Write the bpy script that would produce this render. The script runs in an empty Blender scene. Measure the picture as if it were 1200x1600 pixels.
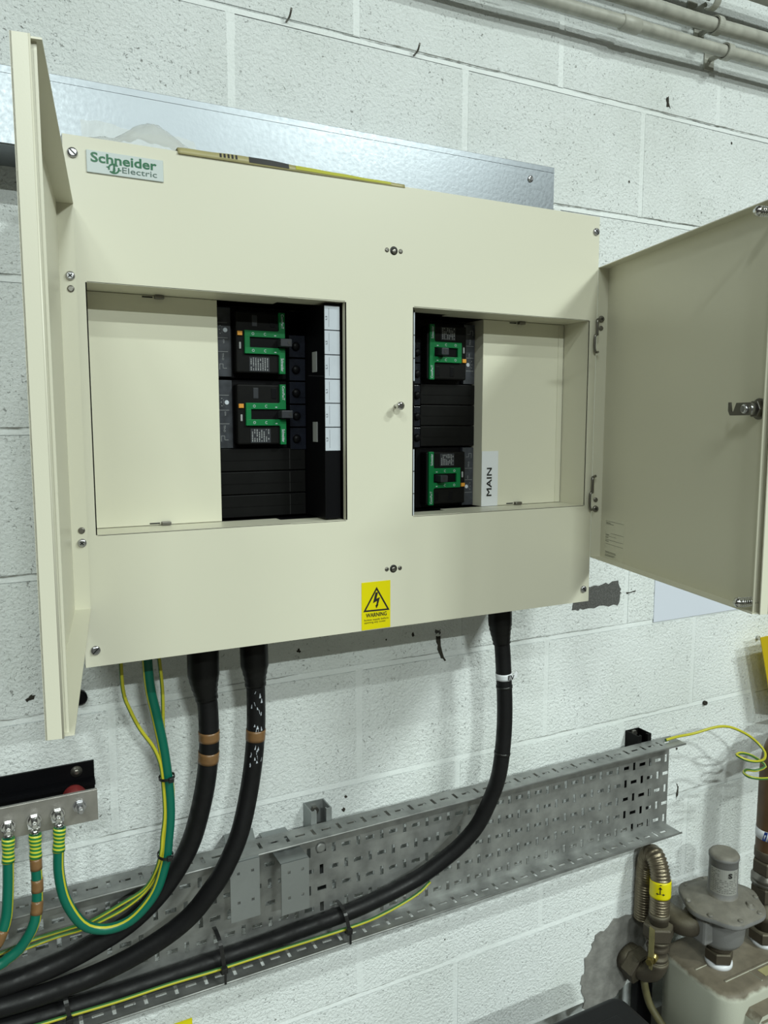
import bpy, bmesh, math, random
from mathutils import Vector, Matrix, noise
random.seed(7)
R = math.radians
scene = bpy.context.scene
COL = scene.collection
V = Vector

# ------------------------------------------------------------------ camera
cam_d = bpy.data.cameras.new('camera')
cam = bpy.data.objects.new('camera', cam_d); COL.objects.link(cam)
cam_d.sensor_fit = 'VERTICAL'; cam_d.sensor_height = 32.0
cam_d.lens = 1213.44 / 1600 * 32.0
cam_d.clip_start = 0.02
yaw, pitch = 0.47108, -0.11369
fw = V((math.sin(yaw)*math.cos(pitch), math.cos(yaw)*math.cos(pitch), math.sin(pitch)))
rt = V((math.cos(yaw), -math.sin(yaw), 0)); up = rt.cross(fw)
cam.matrix_world = Matrix(((rt.x, up.x, -fw.x, -0.567), (rt.y, up.y, -fw.y, -1.30068), (rt.z, up.z, -fw.z, 1.58189), (0, 0, 0, 1)))
scene.camera = cam

# ------------------------------------------------------------------ world, lamps, exposure
world = bpy.data.worlds.new('plant_room_ambient'); scene.world = world; world.use_nodes = True
bg = world.node_tree.nodes['Background']
bg.inputs[0].default_value = (0.86, 0.82, 0.68, 1); bg.inputs[1].default_value = 0.05
def lamp(name, loc, target, sx, sy, power, col=(0.90, 1.0, 0.94)):
    d = bpy.data.lights.new(name, 'AREA'); d.shape = 'RECTANGLE'; d.size = sx; d.size_y = sy
    d.energy = power; d.color = col
    o = bpy.data.objects.new(name, d); COL.objects.link(o); o.location = loc
    o.rotation_euler = (V(target) - V(loc)).to_track_quat('-Z', 'Y').to_euler()
# six ceiling battens facing straight down: a row of three to the right, three spread to the left
for lx, ly, p in ((2.0, -2.85, 74), (2.0, -4.20, 136), (2.0, -6.70, 45), (-2.2, -2.85, 38), (-1.6, -4.20, 74), (-0.8, -6.70, 345)):
    lamp('ceiling_lamp', (lx, ly, 4.2), (lx, ly, 0.0), 0.60, 0.12, p)
vs = scene.view_settings
vs.view_transform = 'Standard'; vs.look = 'None'; vs.gamma = 1.0; vs.use_curve_mapping = False
vs.exposure = 0.07

# ------------------------------------------------------------------ materials
MATS = {}
def mat(name, col, rough=0.5, metal=0.0, vary=0.0, vscale=20.0, bump=0.0, bscale=200.0, bdist=0.001, spec=0.5, coat=0.0, col2=None, detail=4.0, rvary=0.0, alpha=1.0, trans=0.0):
    m = bpy.data.materials.new(name); m.use_nodes = True; nt = m.node_tree
    b = nt.nodes['Principled BSDF']
    b.inputs['Base Color'].default_value = (*col, 1); b.inputs['Roughness'].default_value = rough
    b.inputs['Metallic'].default_value = metal; b.inputs['Specular IOR Level'].default_value = spec
    b.inputs['Coat Weight'].default_value = coat; b.inputs['Alpha'].default_value = alpha
    b.inputs['Transmission Weight'].default_value = trans
    tc = nt.nodes.new('ShaderNodeNewGeometry')
    if vary or col2:
        n = nt.nodes.new('ShaderNodeTexNoise'); n.inputs['Scale'].default_value = vscale; n.inputs['Detail'].default_value = detail
        nt.links.new(tc.outputs['Position'], n.inputs['Vector'])
        r = nt.nodes.new('ShaderNodeMapRange'); r.inputs[1].default_value = 0.3; r.inputs[2].default_value = 0.7
        nt.links.new(n.outputs['Fac'], r.inputs[0])
        mx = nt.nodes.new('ShaderNodeMix'); mx.data_type = 'RGBA'
        c2 = col2 if col2 else tuple(c*(1-vary) for c in col)
        mx.inputs[6].default_value = (*col, 1); mx.inputs[7].default_value = (*c2, 1)
        nt.links.new(r.outputs[0], mx.inputs[0]); nt.links.new(mx.outputs[2], b.inputs['Base Color'])
        if rvary:
            rr = nt.nodes.new('ShaderNodeMapRange'); rr.inputs[3].default_value = rough-rvary; rr.inputs[4].default_value = rough+rvary
            nt.links.new(r.outputs[0], rr.inputs[0]); nt.links.new(rr.outputs[0], b.inputs['Roughness'])
    if bump:
        n = nt.nodes.new('ShaderNodeTexNoise'); n.inputs['Scale'].default_value = bscale; n.inputs['Detail'].default_value = 5
        nt.links.new(tc.outputs['Position'], n.inputs['Vector'])
        bp = nt.nodes.new('ShaderNodeBump'); bp.inputs['Strength'].default_value = bump; bp.inputs['Distance'].default_value = bdist
        nt.links.new(n.outputs['Fac'], bp.inputs['Height']); nt.links.new(bp.outputs[0], b.inputs['Normal'])
    MATS[name] = m
    return m

def block_paint(name, pits, k=1.0):
    """thick white masonry paint over open-textured blockwork: clotted relief, open pits that stay dark, faint grime"""
    m = bpy.data.materials.new(name); m.use_nodes = True; nt = m.node_tree; N = nt.nodes; L = nt.links
    b = N['Principled BSDF']; b.inputs['Roughness'].default_value = 0.36
    g = N.new('ShaderNodeNewGeometry')
    n1 = N.new('ShaderNodeTexNoise'); n1.inputs['Scale'].default_value = 170; n1.inputs['Detail'].default_value = 6; n1.inputs['Roughness'].default_value = 0.6
    n2 = N.new('ShaderNodeTexNoise'); n2.inputs['Scale'].default_value = 3.0; n2.inputs['Detail'].default_value = 6
    n3 = N.new('ShaderNodeTexNoise'); n3.inputs['Scale'].default_value = 210; n3.inputs['Detail'].default_value = 2; n3.inputs['Distortion'].default_value = 1.2
    n4 = N.new('ShaderNodeTexNoise'); n4.inputs['Scale'].default_value = 9.0; n4.inputs['Detail'].default_value = 3
    for n in (n1, n2, n3, n4): L.new(g.outputs['Position'], n.inputs['Vector'])
    r3 = N.new('ShaderNodeMapRange'); r3.inputs[1].default_value = 0.655; r3.inputs[2].default_value = 0.74
    L.new(n3.outputs['Fac'], r3.inputs[0])
    r4 = N.new('ShaderNodeMapRange'); r4.inputs[1].default_value = 0.35; r4.inputs[2].default_value = 0.65
    L.new(n4.outputs['Fac'], r4.inputs[0])
    pm = N.new('ShaderNodeMath'); pm.operation = 'MULTIPLY'; L.new(r3.outputs[0], pm.inputs[0]); L.new(r4.outputs[0], pm.inputs[1])
    base = N.new('ShaderNodeMix'); base.data_type = 'RGBA'
    base.inputs[6].default_value = (0.90*k, 0.94*k, 0.945*k, 1); base.inputs[7].default_value = (0.77*k, 0.81*k, 0.79*k, 1)
    r2 = N.new('ShaderNodeMapRange'); r2.inputs[1].default_value = 0.45; r2.inputs[2].default_value = 0.75
    L.new(n2.outputs['Fac'], r2.inputs[0]); L.new(r2.outputs[0], base.inputs[0])
    dk = N.new('ShaderNodeMix'); dk.data_type = 'RGBA'; dk.inputs[7].default_value = (0.28, 0.28, 0.26, 1)
    pp = N.new('ShaderNodeMath'); pp.operation = 'MULTIPLY'; pp.inputs[1].default_value = pits
    L.new(pm.outputs[0], pp.inputs[0]); L.new(pp.outputs[0], dk.inputs[0]); L.new(base.outputs[2], dk.inputs[6])
    L.new(dk.outputs[2], b.inputs['Base Color'])
    h = N.new('ShaderNodeMath'); h.operation = 'MULTIPLY_ADD'; h.inputs[1].default_value = -0.8
    L.new(pm.outputs[0], h.inputs[0]); L.new(n1.outputs['Fac'], h.inputs[2])
    bp = N.new('ShaderNodeBump'); bp.inputs['Strength'].default_value = 0.85 if pits > 0.5 else 0.35; bp.inputs['Distance'].default_value = 0.0055
    L.new(h.outputs[0], bp.inputs['Height']); L.new(bp.outputs[0], b.inputs['Normal'])
    return m
M_BLOCK = block_paint('painted_blockwork', 0.9)
M_JOINT = block_paint('painted_mortar', 0.25, 0.94)

def galv(name, col, rough, streak=0.0, spangle=14.0, metal=0.9, contrast=0.35):
    m = bpy.data.materials.new(name); m.use_nodes = True; nt = m.node_tree; N = nt.nodes; L = nt.links
    b = N['Principled BSDF']; b.inputs['Metallic'].default_value = metal
    g = N.new('ShaderNodeNewGeometry')
    n = N.new('ShaderNodeTexNoise'); n.inputs['Scale'].default_value = spangle; n.inputs['Detail'].default_value = 5
    L.new(g.outputs['Position'], n.inputs['Vector'])
    v = N.new('ShaderNodeTexNoise'); v.inputs['Scale'].default_value = 160; L.new(g.outputs['Position'], v.inputs['Vector'])
    r = N.new('ShaderNodeMapRange'); r.inputs[1].default_value = 0.3; r.inputs[2].default_value = 0.7; L.new(n.outputs['Fac'], r.inputs[0])
    mx = N.new('ShaderNodeMix'); mx.data_type = 'RGBA'; mx.inputs[6].default_value = (*col, 1)
    mx.inputs[7].default_value = (*[c*(1-contrast) for c in col], 1); L.new(r.outputs[0], mx.inputs[0]); L.new(mx.outputs[2], b.inputs['Base Color'])
    rr = N.new('ShaderNodeMapRange'); rr.inputs[3].default_value = rough-0.08; rr.inputs[4].default_value = rough+0.12
    L.new(v.outputs['Fac'], rr.inputs[0]); L.new(rr.outputs[0], b.inputs['Roughness'])
    bp = N.new('ShaderNodeBump'); bp.inputs['Strength'].default_value = 0.25; bp.inputs['Distance'].default_value = 0.0006
    L.new(v.outputs['Fac'], bp.inputs['Height']); L.new(bp.outputs[0], b.inputs['Normal'])
    return m
M_TRUNK = galv('bright_galvanised_sheet', (0.33, 0.36, 0.395), 0.38, spangle=5, metal=0.85, contrast=0.10)
M_TRAY = galv('dull_galvanised_steel', (0.44, 0.45, 0.44), 0.50, spangle=22, metal=0.75, contrast=0.45)
M_BRACKET = galv('grey_galvanised_plate', (0.36, 0.38, 0.38), 0.48, spangle=8, metal=0.7, contrast=0.12)
M_BAR = galv('tinned_copper_bar', (0.50, 0.48, 0.45), 0.42, spangle=30, metal=0.85, contrast=0.3)

def cable_mat(name, base, stripe, cuts, rough=0.4, dirt=0.0):
    """cable sheath: along-running stripes by the angle stored in the UV map"""
    m = bpy.data.materials.new(name); m.use_nodes = True; nt = m.node_tree; N = nt.nodes; L = nt.links
    b = N['Principled BSDF']; b.inputs['Roughness'].default_value = rough
    u = N.new('ShaderNodeUVMap'); u.uv_map = 'UVMap'; s = N.new('ShaderNodeSeparateXYZ'); L.new(u.outputs[0], s.inputs[0])
    prev = None
    for a, c in cuts:
        g1 = N.new('ShaderNodeMath'); g1.operation = 'GREATER_THAN'; g1.inputs[1].default_value = a; L.new(s.outputs['X'], g1.inputs[0])
        g2 = N.new('ShaderNodeMath'); g2.operation = 'LESS_THAN'; g2.inputs[1].default_value = c; L.new(s.outputs['X'], g2.inputs[0])
        mm = N.new('ShaderNodeMath'); mm.operation = 'MULTIPLY'; L.new(g1.outputs[0], mm.inputs[0]); L.new(g2.outputs[0], mm.inputs[1])
        if prev is None: prev = mm
        else:
            ad = N.new('ShaderNodeMath'); ad.operation = 'MAXIMUM'; L.new(prev.outputs[0], ad.inputs[0]); L.new(mm.outputs[0], ad.inputs[1]); prev = ad
    mx = N.new('ShaderNodeMix'); mx.data_type = 'RGBA'; mx.inputs[6].default_value = (*base, 1); mx.inputs[7].default_value = (*stripe, 1)
    L.new(prev.outputs[0], mx.inputs[0]); L.new(mx.outputs[2], b.inputs['Base Color'])
    return m
GREEN = (0.0, 0.125, 0.08); YEL = (0.52, 0.49, 0.03)
M_EARTH = cable_mat('green_sheath_yellow_stripe', GREEN, YEL, [(0.10, 0.18), (0.60, 0.70)])
M_EARTH2 = cable_mat('green_sheath_right_stripe', GREEN, YEL, [(0.27, 0.37)])
M_EARTH3 = cable_mat('green_sheath_inner_stripe', GREEN, YEL, [(0.26, 0.285), (0.63, 0.70)])
M_WIRE = cable_mat('yellow_green_wire', (0.05, 0.16, 0.04), (0.50, 0.47, 0.03), [(0.22, 0.60), (0.85, 1.0)])
def wrap_mat():
    m = bpy.data.materials.new('green_yellow_tape'); m.use_nodes = True; nt = m.node_tree; N = nt.nodes; L = nt.links
    b = N['Principled BSDF']; b.inputs['Roughness'].default_value = 0.3
    u = N.new('ShaderNodeUVMap'); u.uv_map = 'UVMap'; s = N.new('ShaderNodeSeparateXYZ'); L.new(u.outputs[0], s.inputs[0])
    a = N.new('ShaderNodeMath'); a.operation = 'MULTIPLY'; a.inputs[1].default_value = 170; L.new(s.outputs['Y'], a.inputs[0])
    c = N.new('ShaderNodeMath'); c.operation = 'ADD'; L.new(a.outputs[0], c.inputs[0]); L.new(s.outputs['X'], c.inputs[1])
    f = N.new('ShaderNodeMath'); f.operation = 'FRACT'; L.new(c.outputs[0], f.inputs[0])
    g = N.new('ShaderNodeMath'); g.operation = 'GREATER_THAN'; g.inputs[1].default_value = 0.55; L.new(f.outputs[0], g.inputs[0])
    mx = N.new('ShaderNodeMix'); mx.data_type = 'RGBA'; mx.inputs[6].default_value = (0.02, 0.19, 0.05, 1); mx.inputs[7].default_value = (0.62, 0.62, 0.05, 1)
    L.new(g.outputs[0], mx.inputs[0]); L.new(mx.outputs[2], b.inputs['Base Color'])
    return m
M_WRAP = wrap_mat()
def dusty(name, col, dust, amount=1.0, rough=0.55, zmin=0.3):
    """paint or metal with settled dust on whatever faces up, broken up by noise"""
    m = bpy.data.materials.new(name); m.use_nodes = True; nt = m.node_tree; N = nt.nodes; L = nt.links
    b = N['Principled BSDF']; b.inputs['Roughness'].default_value = rough
    g = N.new('ShaderNodeNewGeometry'); s = N.new('ShaderNodeSeparateXYZ'); L.new(g.outputs['Normal'], s.inputs[0])
    n = N.new('ShaderNodeTexNoise'); n.inputs['Scale'].default_value = 45; n.inputs['Detail'].default_value = 8; L.new(g.outputs['Position'], n.inputs['Vector'])
    n5 = N.new('ShaderNodeTexNoise'); n5.inputs['Scale'].default_value = 400; L.new(g.outputs['Position'], n5.inputs['Vector'])
    a = N.new('ShaderNodeMath'); a.operation = 'MULTIPLY_ADD'; a.inputs[1].default_value = 0.9; L.new(n.outputs['Fac'], a.inputs[0]); L.new(s.outputs['Z'], a.inputs[2])
    r = N.new('ShaderNodeMapRange'); r.inputs[1].default_value = zmin+0.55; r.inputs[2].default_value = zmin+1.0; r.inputs[4].default_value = amount
    L.new(a.outputs[0], r.inputs[0])
    d2 = N.new('ShaderNodeMix'); d2.data_type = 'RGBA'; d2.inputs[6].default_value = (*dust, 1); d2.inputs[7].default_value = (*[c*0.45 for c in dust], 1); L.new(n.outputs['Fac'], d2.inputs[0])
    mx = N.new('ShaderNodeMix'); mx.data_type = 'RGBA'; mx.inputs[6].default_value = (*col, 1); L.new(d2.outputs[2], mx.inputs[7]); L.new(r.outputs[0], mx.inputs[0])
    L.new(mx.outputs[2], b.inputs['Base Color'])
    bp = N.new('ShaderNodeBump'); bp.inputs['Strength'].default_value = 0.4; bp.inputs['Distance'].default_value = 0.001; L.new(n5.outputs['Fac'], bp.inputs['Height']); L.new(bp.outputs[0], b.inputs['Normal'])
    return m
DUST = (0.235, 0.20, 0.145)
M_METER = dusty('cream_meter_paint_with_dust', (0.50, 0.51, 0.43), DUST, zmin=0.15)
M_REG = dusty('grey_casting_with_dust', (0.20, 0.20, 0.20), (0.23, 0.215, 0.18), zmin=-0.05, rough=0.6)
M_IRON = dusty('dark_fitting_with_dust', (0.075, 0.062, 0.045), (0.20, 0.175, 0.12), zmin=0.1, amount=0.9, rough=0.55)
M_IRON.node_tree.nodes['Principled BSDF'].inputs['Metallic'].default_value = 0.3
M_FLEX = dusty('dull_brass_corrugated_hose', (0.22, 0.185, 0.13), (0.20, 0.17, 0.12), zmin=0.35, amount=0.6, rough=0.35)
M_FLEX.node_tree.nodes['Principled BSDF'].inputs['Metallic'].default_value = 0.75

M_CREAM = mat('cream_powder_coat', (0.685, 0.668, 0.548), 0.34, bump=0.06, bscale=900, bdist=0.0004)
M_BLACKP = mat('black_plastic', (0.003, 0.003, 0.004), 0.42, spec=0.12)
M_BLACK2 = mat('black_plastic_satin', (0.005, 0.005, 0.005), 0.5, spec=0.12, vary=0.3, vscale=60)
M_STRIP = mat('smoked_grey_plastic', (0.045, 0.050, 0.062), 0.35, vary=0.5, vscale=90)
M_BLUEP = mat('smoked_blue_plastic', (0.010, 0.012, 0.020), 0.25, spec=0.35, vary=0.4, vscale=70)
M_HANDLE = mat('charcoal_plastic', (0.028, 0.030, 0.036), 0.4, spec=0.3)
M_GREEN = mat('green_plastic', (0.0, 0.15, 0.04), 0.4, spec=0.3)
M_ORANGE = mat('orange_plastic', (0.62, 0.27, 0.03), 0.4)
M_WHITEL = mat('white_label', (0.72, 0.74, 0.78), 0.35)
M_PHASE = mat('pale_blue_white_label', (0.56, 0.60, 0.67), 0.25, vary=0.1)
M_INK = mat('black_ink', (0.012, 0.012, 0.012), 0.5)
M_GINK = mat('grey_ink', (0.30, 0.31, 0.32), 0.5)
M_LOGO = mat('silver_badge', (0.60, 0.66, 0.66), 0.22, coat=0.3)
M_LGREEN = mat('dark_green_ink', (0.0, 0.125, 0.045), 0.3)
M_EINK = mat('slate_ink', (0.05, 0.11, 0.09), 0.4)
M_YELLOW = mat('yellow_vinyl', (0.74, 0.65, 0.0), 0.35)
M_SCREW = mat('zinc_screw', (0.52, 0.52, 0.54), 0.28, metal=0.95)
M_DSCREW = mat('dark_zinc', (0.22, 0.21, 0.19), 0.35, metal=0.9)
M_STEEL = mat('bright_steel', (0.70, 0.70, 0.70), 0.2, metal=1.0)
M_CABLE = mat('black_cable_sheath', (0.009, 0.009, 0.010), 0.48, spec=0.28, vary=0.5, vscale=60, bump=0.25, bscale=90, bdist=0.0008, rvary=0.12)
M_SHROUD = mat('black_heat_shrink', (0.006, 0.006, 0.006), 0.36, spec=0.25, bump=0.3, bscale=60, bdist=0.001)
M_BROWN = mat('brown_tape', (0.235, 0.125, 0.05), 0.35, vary=0.25, vscale=80)
M_TIE = mat('black_nylon', (0.012, 0.012, 0.012), 0.35)
M_RED = mat('red_insulator', (0.20, 0.02, 0.02), 0.4)
M_PIPEP = mat('grey_painted_pipe', (0.50, 0.50, 0.44), 0.45, vary=0.30, vscale=35, bump=0.3, bscale=120, bdist=0.0006)
M_BROWNP = mat('brown_painted_pipe', (0.115, 0.062, 0.026), 0.45, vary=0.35, vscale=25)
M_CEMENT = mat('raw_cement', (0.15, 0.15, 0.145), 0.9, vary=0.5, vscale=400, bump=1.0, bscale=350, bdist=0.003)
M_CEMENT2 = mat('trowelled_cement', (0.26, 0.255, 0.24), 0.9, vary=0.35, vscale=40, bump=0.6, bscale=150, bdist=0.002)
M_DARK = mat('dark_scar', (0.045, 0.04, 0.03), 0.9, vary=0.5, vscale=200)
M_SCAR = mat('grimy_crack', (0.22, 0.22, 0.20), 0.9)
M_SHEET = mat('bluish_white_sheet', (0.70, 0.74, 0.84), 0.5)
M_CASE = mat('black_moulded_plastic', (0.010, 0.010, 0.011), 0.55, spec=0.3, bump=0.4, bscale=900, bdist=0.0004)
M_TAG = mat('faded_yellow_film', (0.42, 0.38, 0.19), 0.4, vary=0.2, vscale=30)
M_TAGG = mat('lime_print', (0.42, 0.42, 0.02), 0.5)
M_BLUE = mat('blue_print', (0.015, 0.05, 0.25), 0.4)
M_LEVER = mat('yellowed_lever', (0.32, 0.28, 0.12), 0.4, metal=0.5, vary=0.3, vscale=50)
M_STRAP = mat('grimy_yellow_plastic', (0.13, 0.115, 0.05), 0.6, vary=0.4, vscale=40)
M_BRASS = mat('dirty_brass', (0.40, 0.32, 0.12), 0.3, metal=0.9)
M_CLEAR = mat('clear_polythene', (0.72, 0.74, 0.72), 0.12, alpha=0.5, bump=0.6, bscale=30, bdist=0.004)
M_FLOOR = mat('grey_screed', (0.25, 0.24, 0.21), 0.7, vary=0.3, vscale=4)
M_DARKGL = mat('meter_window', (0.02, 0.02, 0.03), 0.15)

# ------------------------------------------------------------------ mesh builder
WPOS = {}
class MB:
    def __init__(s): s.v = []; s.f = []; s.sm = []; s.uv = []
    def quad(s, pts, smooth=False, uv=None):
        b = len(s.v); s.v += [V(p) for p in pts]; s.f.append(tuple(range(b, b+len(pts)))); s.sm.append(smooth)
        s.uv.append(uv if uv else [(0, 0)]*len(pts)); return s
    def bm_add(s, bm, smooth=False):
        b = len(s.v); bm.verts.ensure_lookup_table(); bm.verts.index_update()
        s.v += [v.co.copy() for v in bm.verts]
        for f in bm.faces:
            s.f.append(tuple(b+v.index for v in f.verts)); s.sm.append(smooth); s.uv.append([(0, 0)]*len(f.verts))
        bm.free(); return s
    def box(s, lo, hi, bevel=0.0, seg=2, fr=None, smooth=False):
        lo = V(lo); hi = V(hi); bm = bmesh.new(); bmesh.ops.create_cube(bm, size=1.0)
        c = (lo+hi)/2; d = hi-lo
        for v in bm.verts: v.co = V((c.x+v.co.x*d.x, c.y+v.co.y*d.y, c.z+v.co.z*d.z))
        if bevel: bmesh.ops.bevel(bm, geom=bm.edges[:], offset=min(bevel, 0.49*min(abs(d.x), abs(d.y), abs(d.z))), segments=seg, affect='EDGES', profile=0.5)
        if fr:
            for v in bm.verts: v.co = fr(v.co)
        return s.bm_add(bm, smooth or bool(bevel and seg > 2))
    def prism(s, pts, axis_from, axis_to, smooth=False):
        """pts: 3D outline; offset vectors axis_from, axis_to give the two caps"""
        a = [V(p)+V(axis_from) for p in pts]; b = [V(p)+V(axis_to) for p in pts]; n = len(pts)
        s.quad(a); s.quad(b[::-1])
        for i in range(n): j = (i+1) % n; s.quad([a[j], a[i], b[i], b[j]], smooth)
        return s
    def lathe(s, prof, o, ax, seg=24, caps=True, smooth=True, ph=0.0):
        """prof: list of (radius, distance along ax) from o"""
        o = V(o); ax = V(ax).normalized(); t = V((0, 0, 1)) if abs(ax.z) < 0.9 else V((1, 0, 0))
        e1 = ax.cross(t).normalized(); e2 = ax.cross(e1).normalized()
        base = len(s.v)
        for r, h in prof:
            for k in range(seg):
                a = 2*math.pi*(k+ph)/seg; s.v.append(o+ax*h+(e1*math.cos(a)+e2*math.sin(a))*r)
        for i in range(len(prof)-1):
            for k in range(seg):
                j = (k+1) % seg; a, b = base+i*seg, base+(i+1)*seg
                s.f.append((a+k, a+j, b+j, b+k)); s.sm.append(smooth); s.uv.append([(0, 0)]*4)
        if caps:
            s.f.append(tuple(base+k for k in range(seg))[::-1]); s.sm.append(False); s.uv.append([(0, 0)]*seg)
            e = base+(len(prof)-1)*seg; s.f.append(tuple(e+k for k in range(seg))); s.sm.append(False); s.uv.append([(0, 0)]*seg)
        return s
    def cyl(s, a, b, r, seg=20, r2=None):
        a = V(a); b = V(b); L = (b-a).length
        return s.lathe([(r, 0), (r if r2 is None else r2, L)], a, b-a, seg)
    def hexa(s, a, b, r): a = V(a); b = V(b); return s.lathe([(r*0.94, 0), (r, (b-a).length*0.12), (r, (b-a).length*0.88), (r*0.94, (b-a).length)], a, b-a, 6, smooth=False)
    def sweep(s, path, rad, seg=14, up=(0, -1, 0), radf=None, caps=True):
        """tube along a list of points; UV x = angle, UV y = length"""
        P = [V(p) for p in path]; n = len(P); T = []
        for i in range(n): T.append((P[min(i+1, n-1)]-P[max(i-1, 0)]).normalized())
        e = V(up); e = (e-T[0]*e.dot(T[0])).normalized(); base = len(s.v); ln = 0; ls = []
        for i in range(n):
            e = (e-T[i]*e.dot(T[i])).normalized(); g = T[i].cross(e)
            if i: ln += (P[i]-P[i-1]).length
            ls.append(ln); r = radf(ln) if radf else rad
            for k in range(seg):
                a = 2*math.pi*k/seg; s.v.append(P[i]+(e*math.cos(a)+g*math.sin(a))*r)
        for i in range(n-1):
            for k in range(seg):
                j = (k+1) % seg; a, b = base+i*seg, base+(i+1)*seg
                s.f.append((a+k, a+j, b+j, b+k)); s.sm.append(True)
                u0, u1 = ((k/seg+0.5) % 1.0), ((k/seg+0.5) % 1.0)+1/seg
                s.uv.append([(u0, ls[i]), (u1, ls[i]), (u1, ls[i+1]), (u0, ls[i+1])])
        if caps:
            s.f.append(tuple(base+k for k in range(seg))[::-1]); s.sm.append(False); s.uv.append([(0, 0)]*seg)
            q = base+(n-1)*seg; s.f.append(tuple(q+k for k in range(seg))); s.sm.append(False); s.uv.append([(0, 0)]*seg)
        return s
    def build(s, name, m, parent=None, merge=False, solid=0.0, centre=None):
        c = V((0, 0, 0))
        if s.v:
            lo = V([min(v[i] for v in s.v) for i in range(3)]); hi = V([max(v[i] for v in s.v) for i in range(3)]); c = (lo+hi)/2
        if centre is not None: c = V(centre)
        me = bpy.data.meshes.new(name); me.from_pydata([tuple(v-c) for v in s.v], [], s.f)
        me.polygons.foreach_set('use_smooth', s.sm)
        ul = me.uv_layers.new(name='UVMap'); k = 0; flat = []
        for u in s.uv:
            for a in u: flat += [a[0], a[1]]
        ul.data.foreach_set('uv', flat)
        if merge:
            bm = bmesh.new(); bm.from_mesh(me); bmesh.ops.remove_doubles(bm, verts=bm.verts, dist=0.00002); bm.to_mesh(me); bm.free()
        me.materials.append(m); me.update()
        o = bpy.data.objects.new(name, me); COL.objects.link(o)
        pw = WPOS[parent.name] if parent else V((0, 0, 0))
        o.location = c-pw; WPOS[o.name] = c
        if parent: o.parent = parent
        if solid:
            md = o.modifiers.new('sheet', 'SOLIDIFY'); md.thickness = solid; md.offset = 0
        return o
def thing(name, loc, label, cat, group=None):
    o = bpy.data.objects.new(name, None); COL.objects.link(o); o.location = loc; o.empty_display_size = 0.05
    WPOS[o.name] = V(loc); tag(o, label, cat, group); return o
def tag(o, label=None, cat=None, group=None, kind=None):
    if label: o['label'] = label
    if cat: o['category'] = cat
    if group: o['group'] = group
    if kind: o['kind'] = kind
    return o
def dup(o, name, loc, parent):
    c = o.copy(); c.name = name; COL.objects.link(c); c.parent = parent
    c.location = V(loc)-(WPOS[parent.name] if parent else V((0, 0, 0))); WPOS[c.name] = V(loc); return c
def spline(pts, step=0.012):
    P = [V(p) for p in pts]; P = [P[0]*2-P[1]]+P+[P[-1]*2-P[-2]]; out = []
    for i in range(1, len(P)-2):
        a, b, c, d = P[i-1:i+3]; n = max(2, int((c-b).length/step))
        for k in range(n):
            t = k/n
            out.append(0.5*((2*b)+(c-a)*t+(2*a-5*b+4*c-d)*t*t+(3*b-a-3*c+d)*t**3))
    out.append(P[-2]); return out
def frame(o, r, u, n):
    o, r, u, n = V(o), V(r), V(u), V(n)
    return lambda p: o+r*p[0]+u*p[1]+n*p[2]
def text(body, o, r, u, w, h, m, parent, name='lettering', bold=0.0, lift=0.0004, fat=0.0):
    """flat lettering fitted to width w and height h, its lower left corner at o"""
    cu = bpy.data.curves.new('t', 'FONT'); cu.body = body; cu.size = 1; cu.offset = bold; cu.resolution_u = 3
    if '\n' in body: cu.space_line = 0.95
    tmp = bpy.data.objects.new('t', cu); me = tmp.to_mesh()
    xs = [v.co.x for v in me.vertices]; ys = [v.co.y for v in me.vertices]
    x0, x1, y0, y1 = min(xs), max(xs), min(ys), max(ys)
    r, u = V(r), V(u); n = r.cross(u); mb = MB()
    pts = [V(o)+r*((v.co.x-x0)/(x1-x0)*w)+u*((v.co.y-y0)/(y1-y0)*h)+n*lift for v in me.vertices]
    fs = [tuple(p.vertices) for p in me.polygons]; mb.v = []; mb.f = []
    for k, (a_, b_) in enumerate([(0, 0)] if not fat else [(-1, -1), (1, -1), (1, 1), (-1, 1)]):   # heavier strokes from four shifted layers
        q = len(mb.v); mb.v += [p+(r*a_+u*b_)*fat+n*(0.00002*k) for p in pts]; mb.f += [tuple(i+q for i in f) for f in fs]
    mb.sm = [False]*len(mb.f); mb.uv = [[(0, 0)]*len(f) for f in mb.f]
    tmp.to_mesh_clear(); bpy.data.objects.remove(tmp); bpy.data.curves.remove(cu)
    return mb.build(name, m, parent)
def screw(name, o, n, r, m, parent, kind='slot', proud=0.003, rot=0.7):
    """pan head screw with a slot or a cross laid on as dark bars for the shaded groove"""
    o, n = V(o), V(n).normalized(); t = V((0, 0, 1)) if abs(n.z) < 0.9 else V((1, 0, 0))
    e1 = n.cross(t).normalized(); e2 = n.cross(e1).normalized(); a, b = e1*math.cos(rot)+e2*math.sin(rot), -e1*math.sin(rot)+e2*math.cos(rot)
    mb = MB(); mb.lathe([(r, 0), (r, proud*0.45), (r*0.86, proud*0.85), (r*0.6, proud)], o, n, 18)
    s = mb.build(name, m, parent)
    g = MB(); w = r*0.13
    def bar(p, q, L): g.box((-L, -w, 0), (L, w, 0.0004), fr=frame(o+n*proud, p, q, n))
    if kind == 'slot': bar(a, b, r*0.85)
    elif kind == 'cross': bar(a, b, r*0.5); bar(b, a, r*0.5)
    if kind in ('slot', 'cross'):
        base = parent if parent and parent.parent and parent.parent.parent else None
        if not base: g.build('drive_slot' if kind == 'slot' else 'drive_cross', M_INK, s if (parent is None or parent.parent is None) else parent)
    return s
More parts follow.
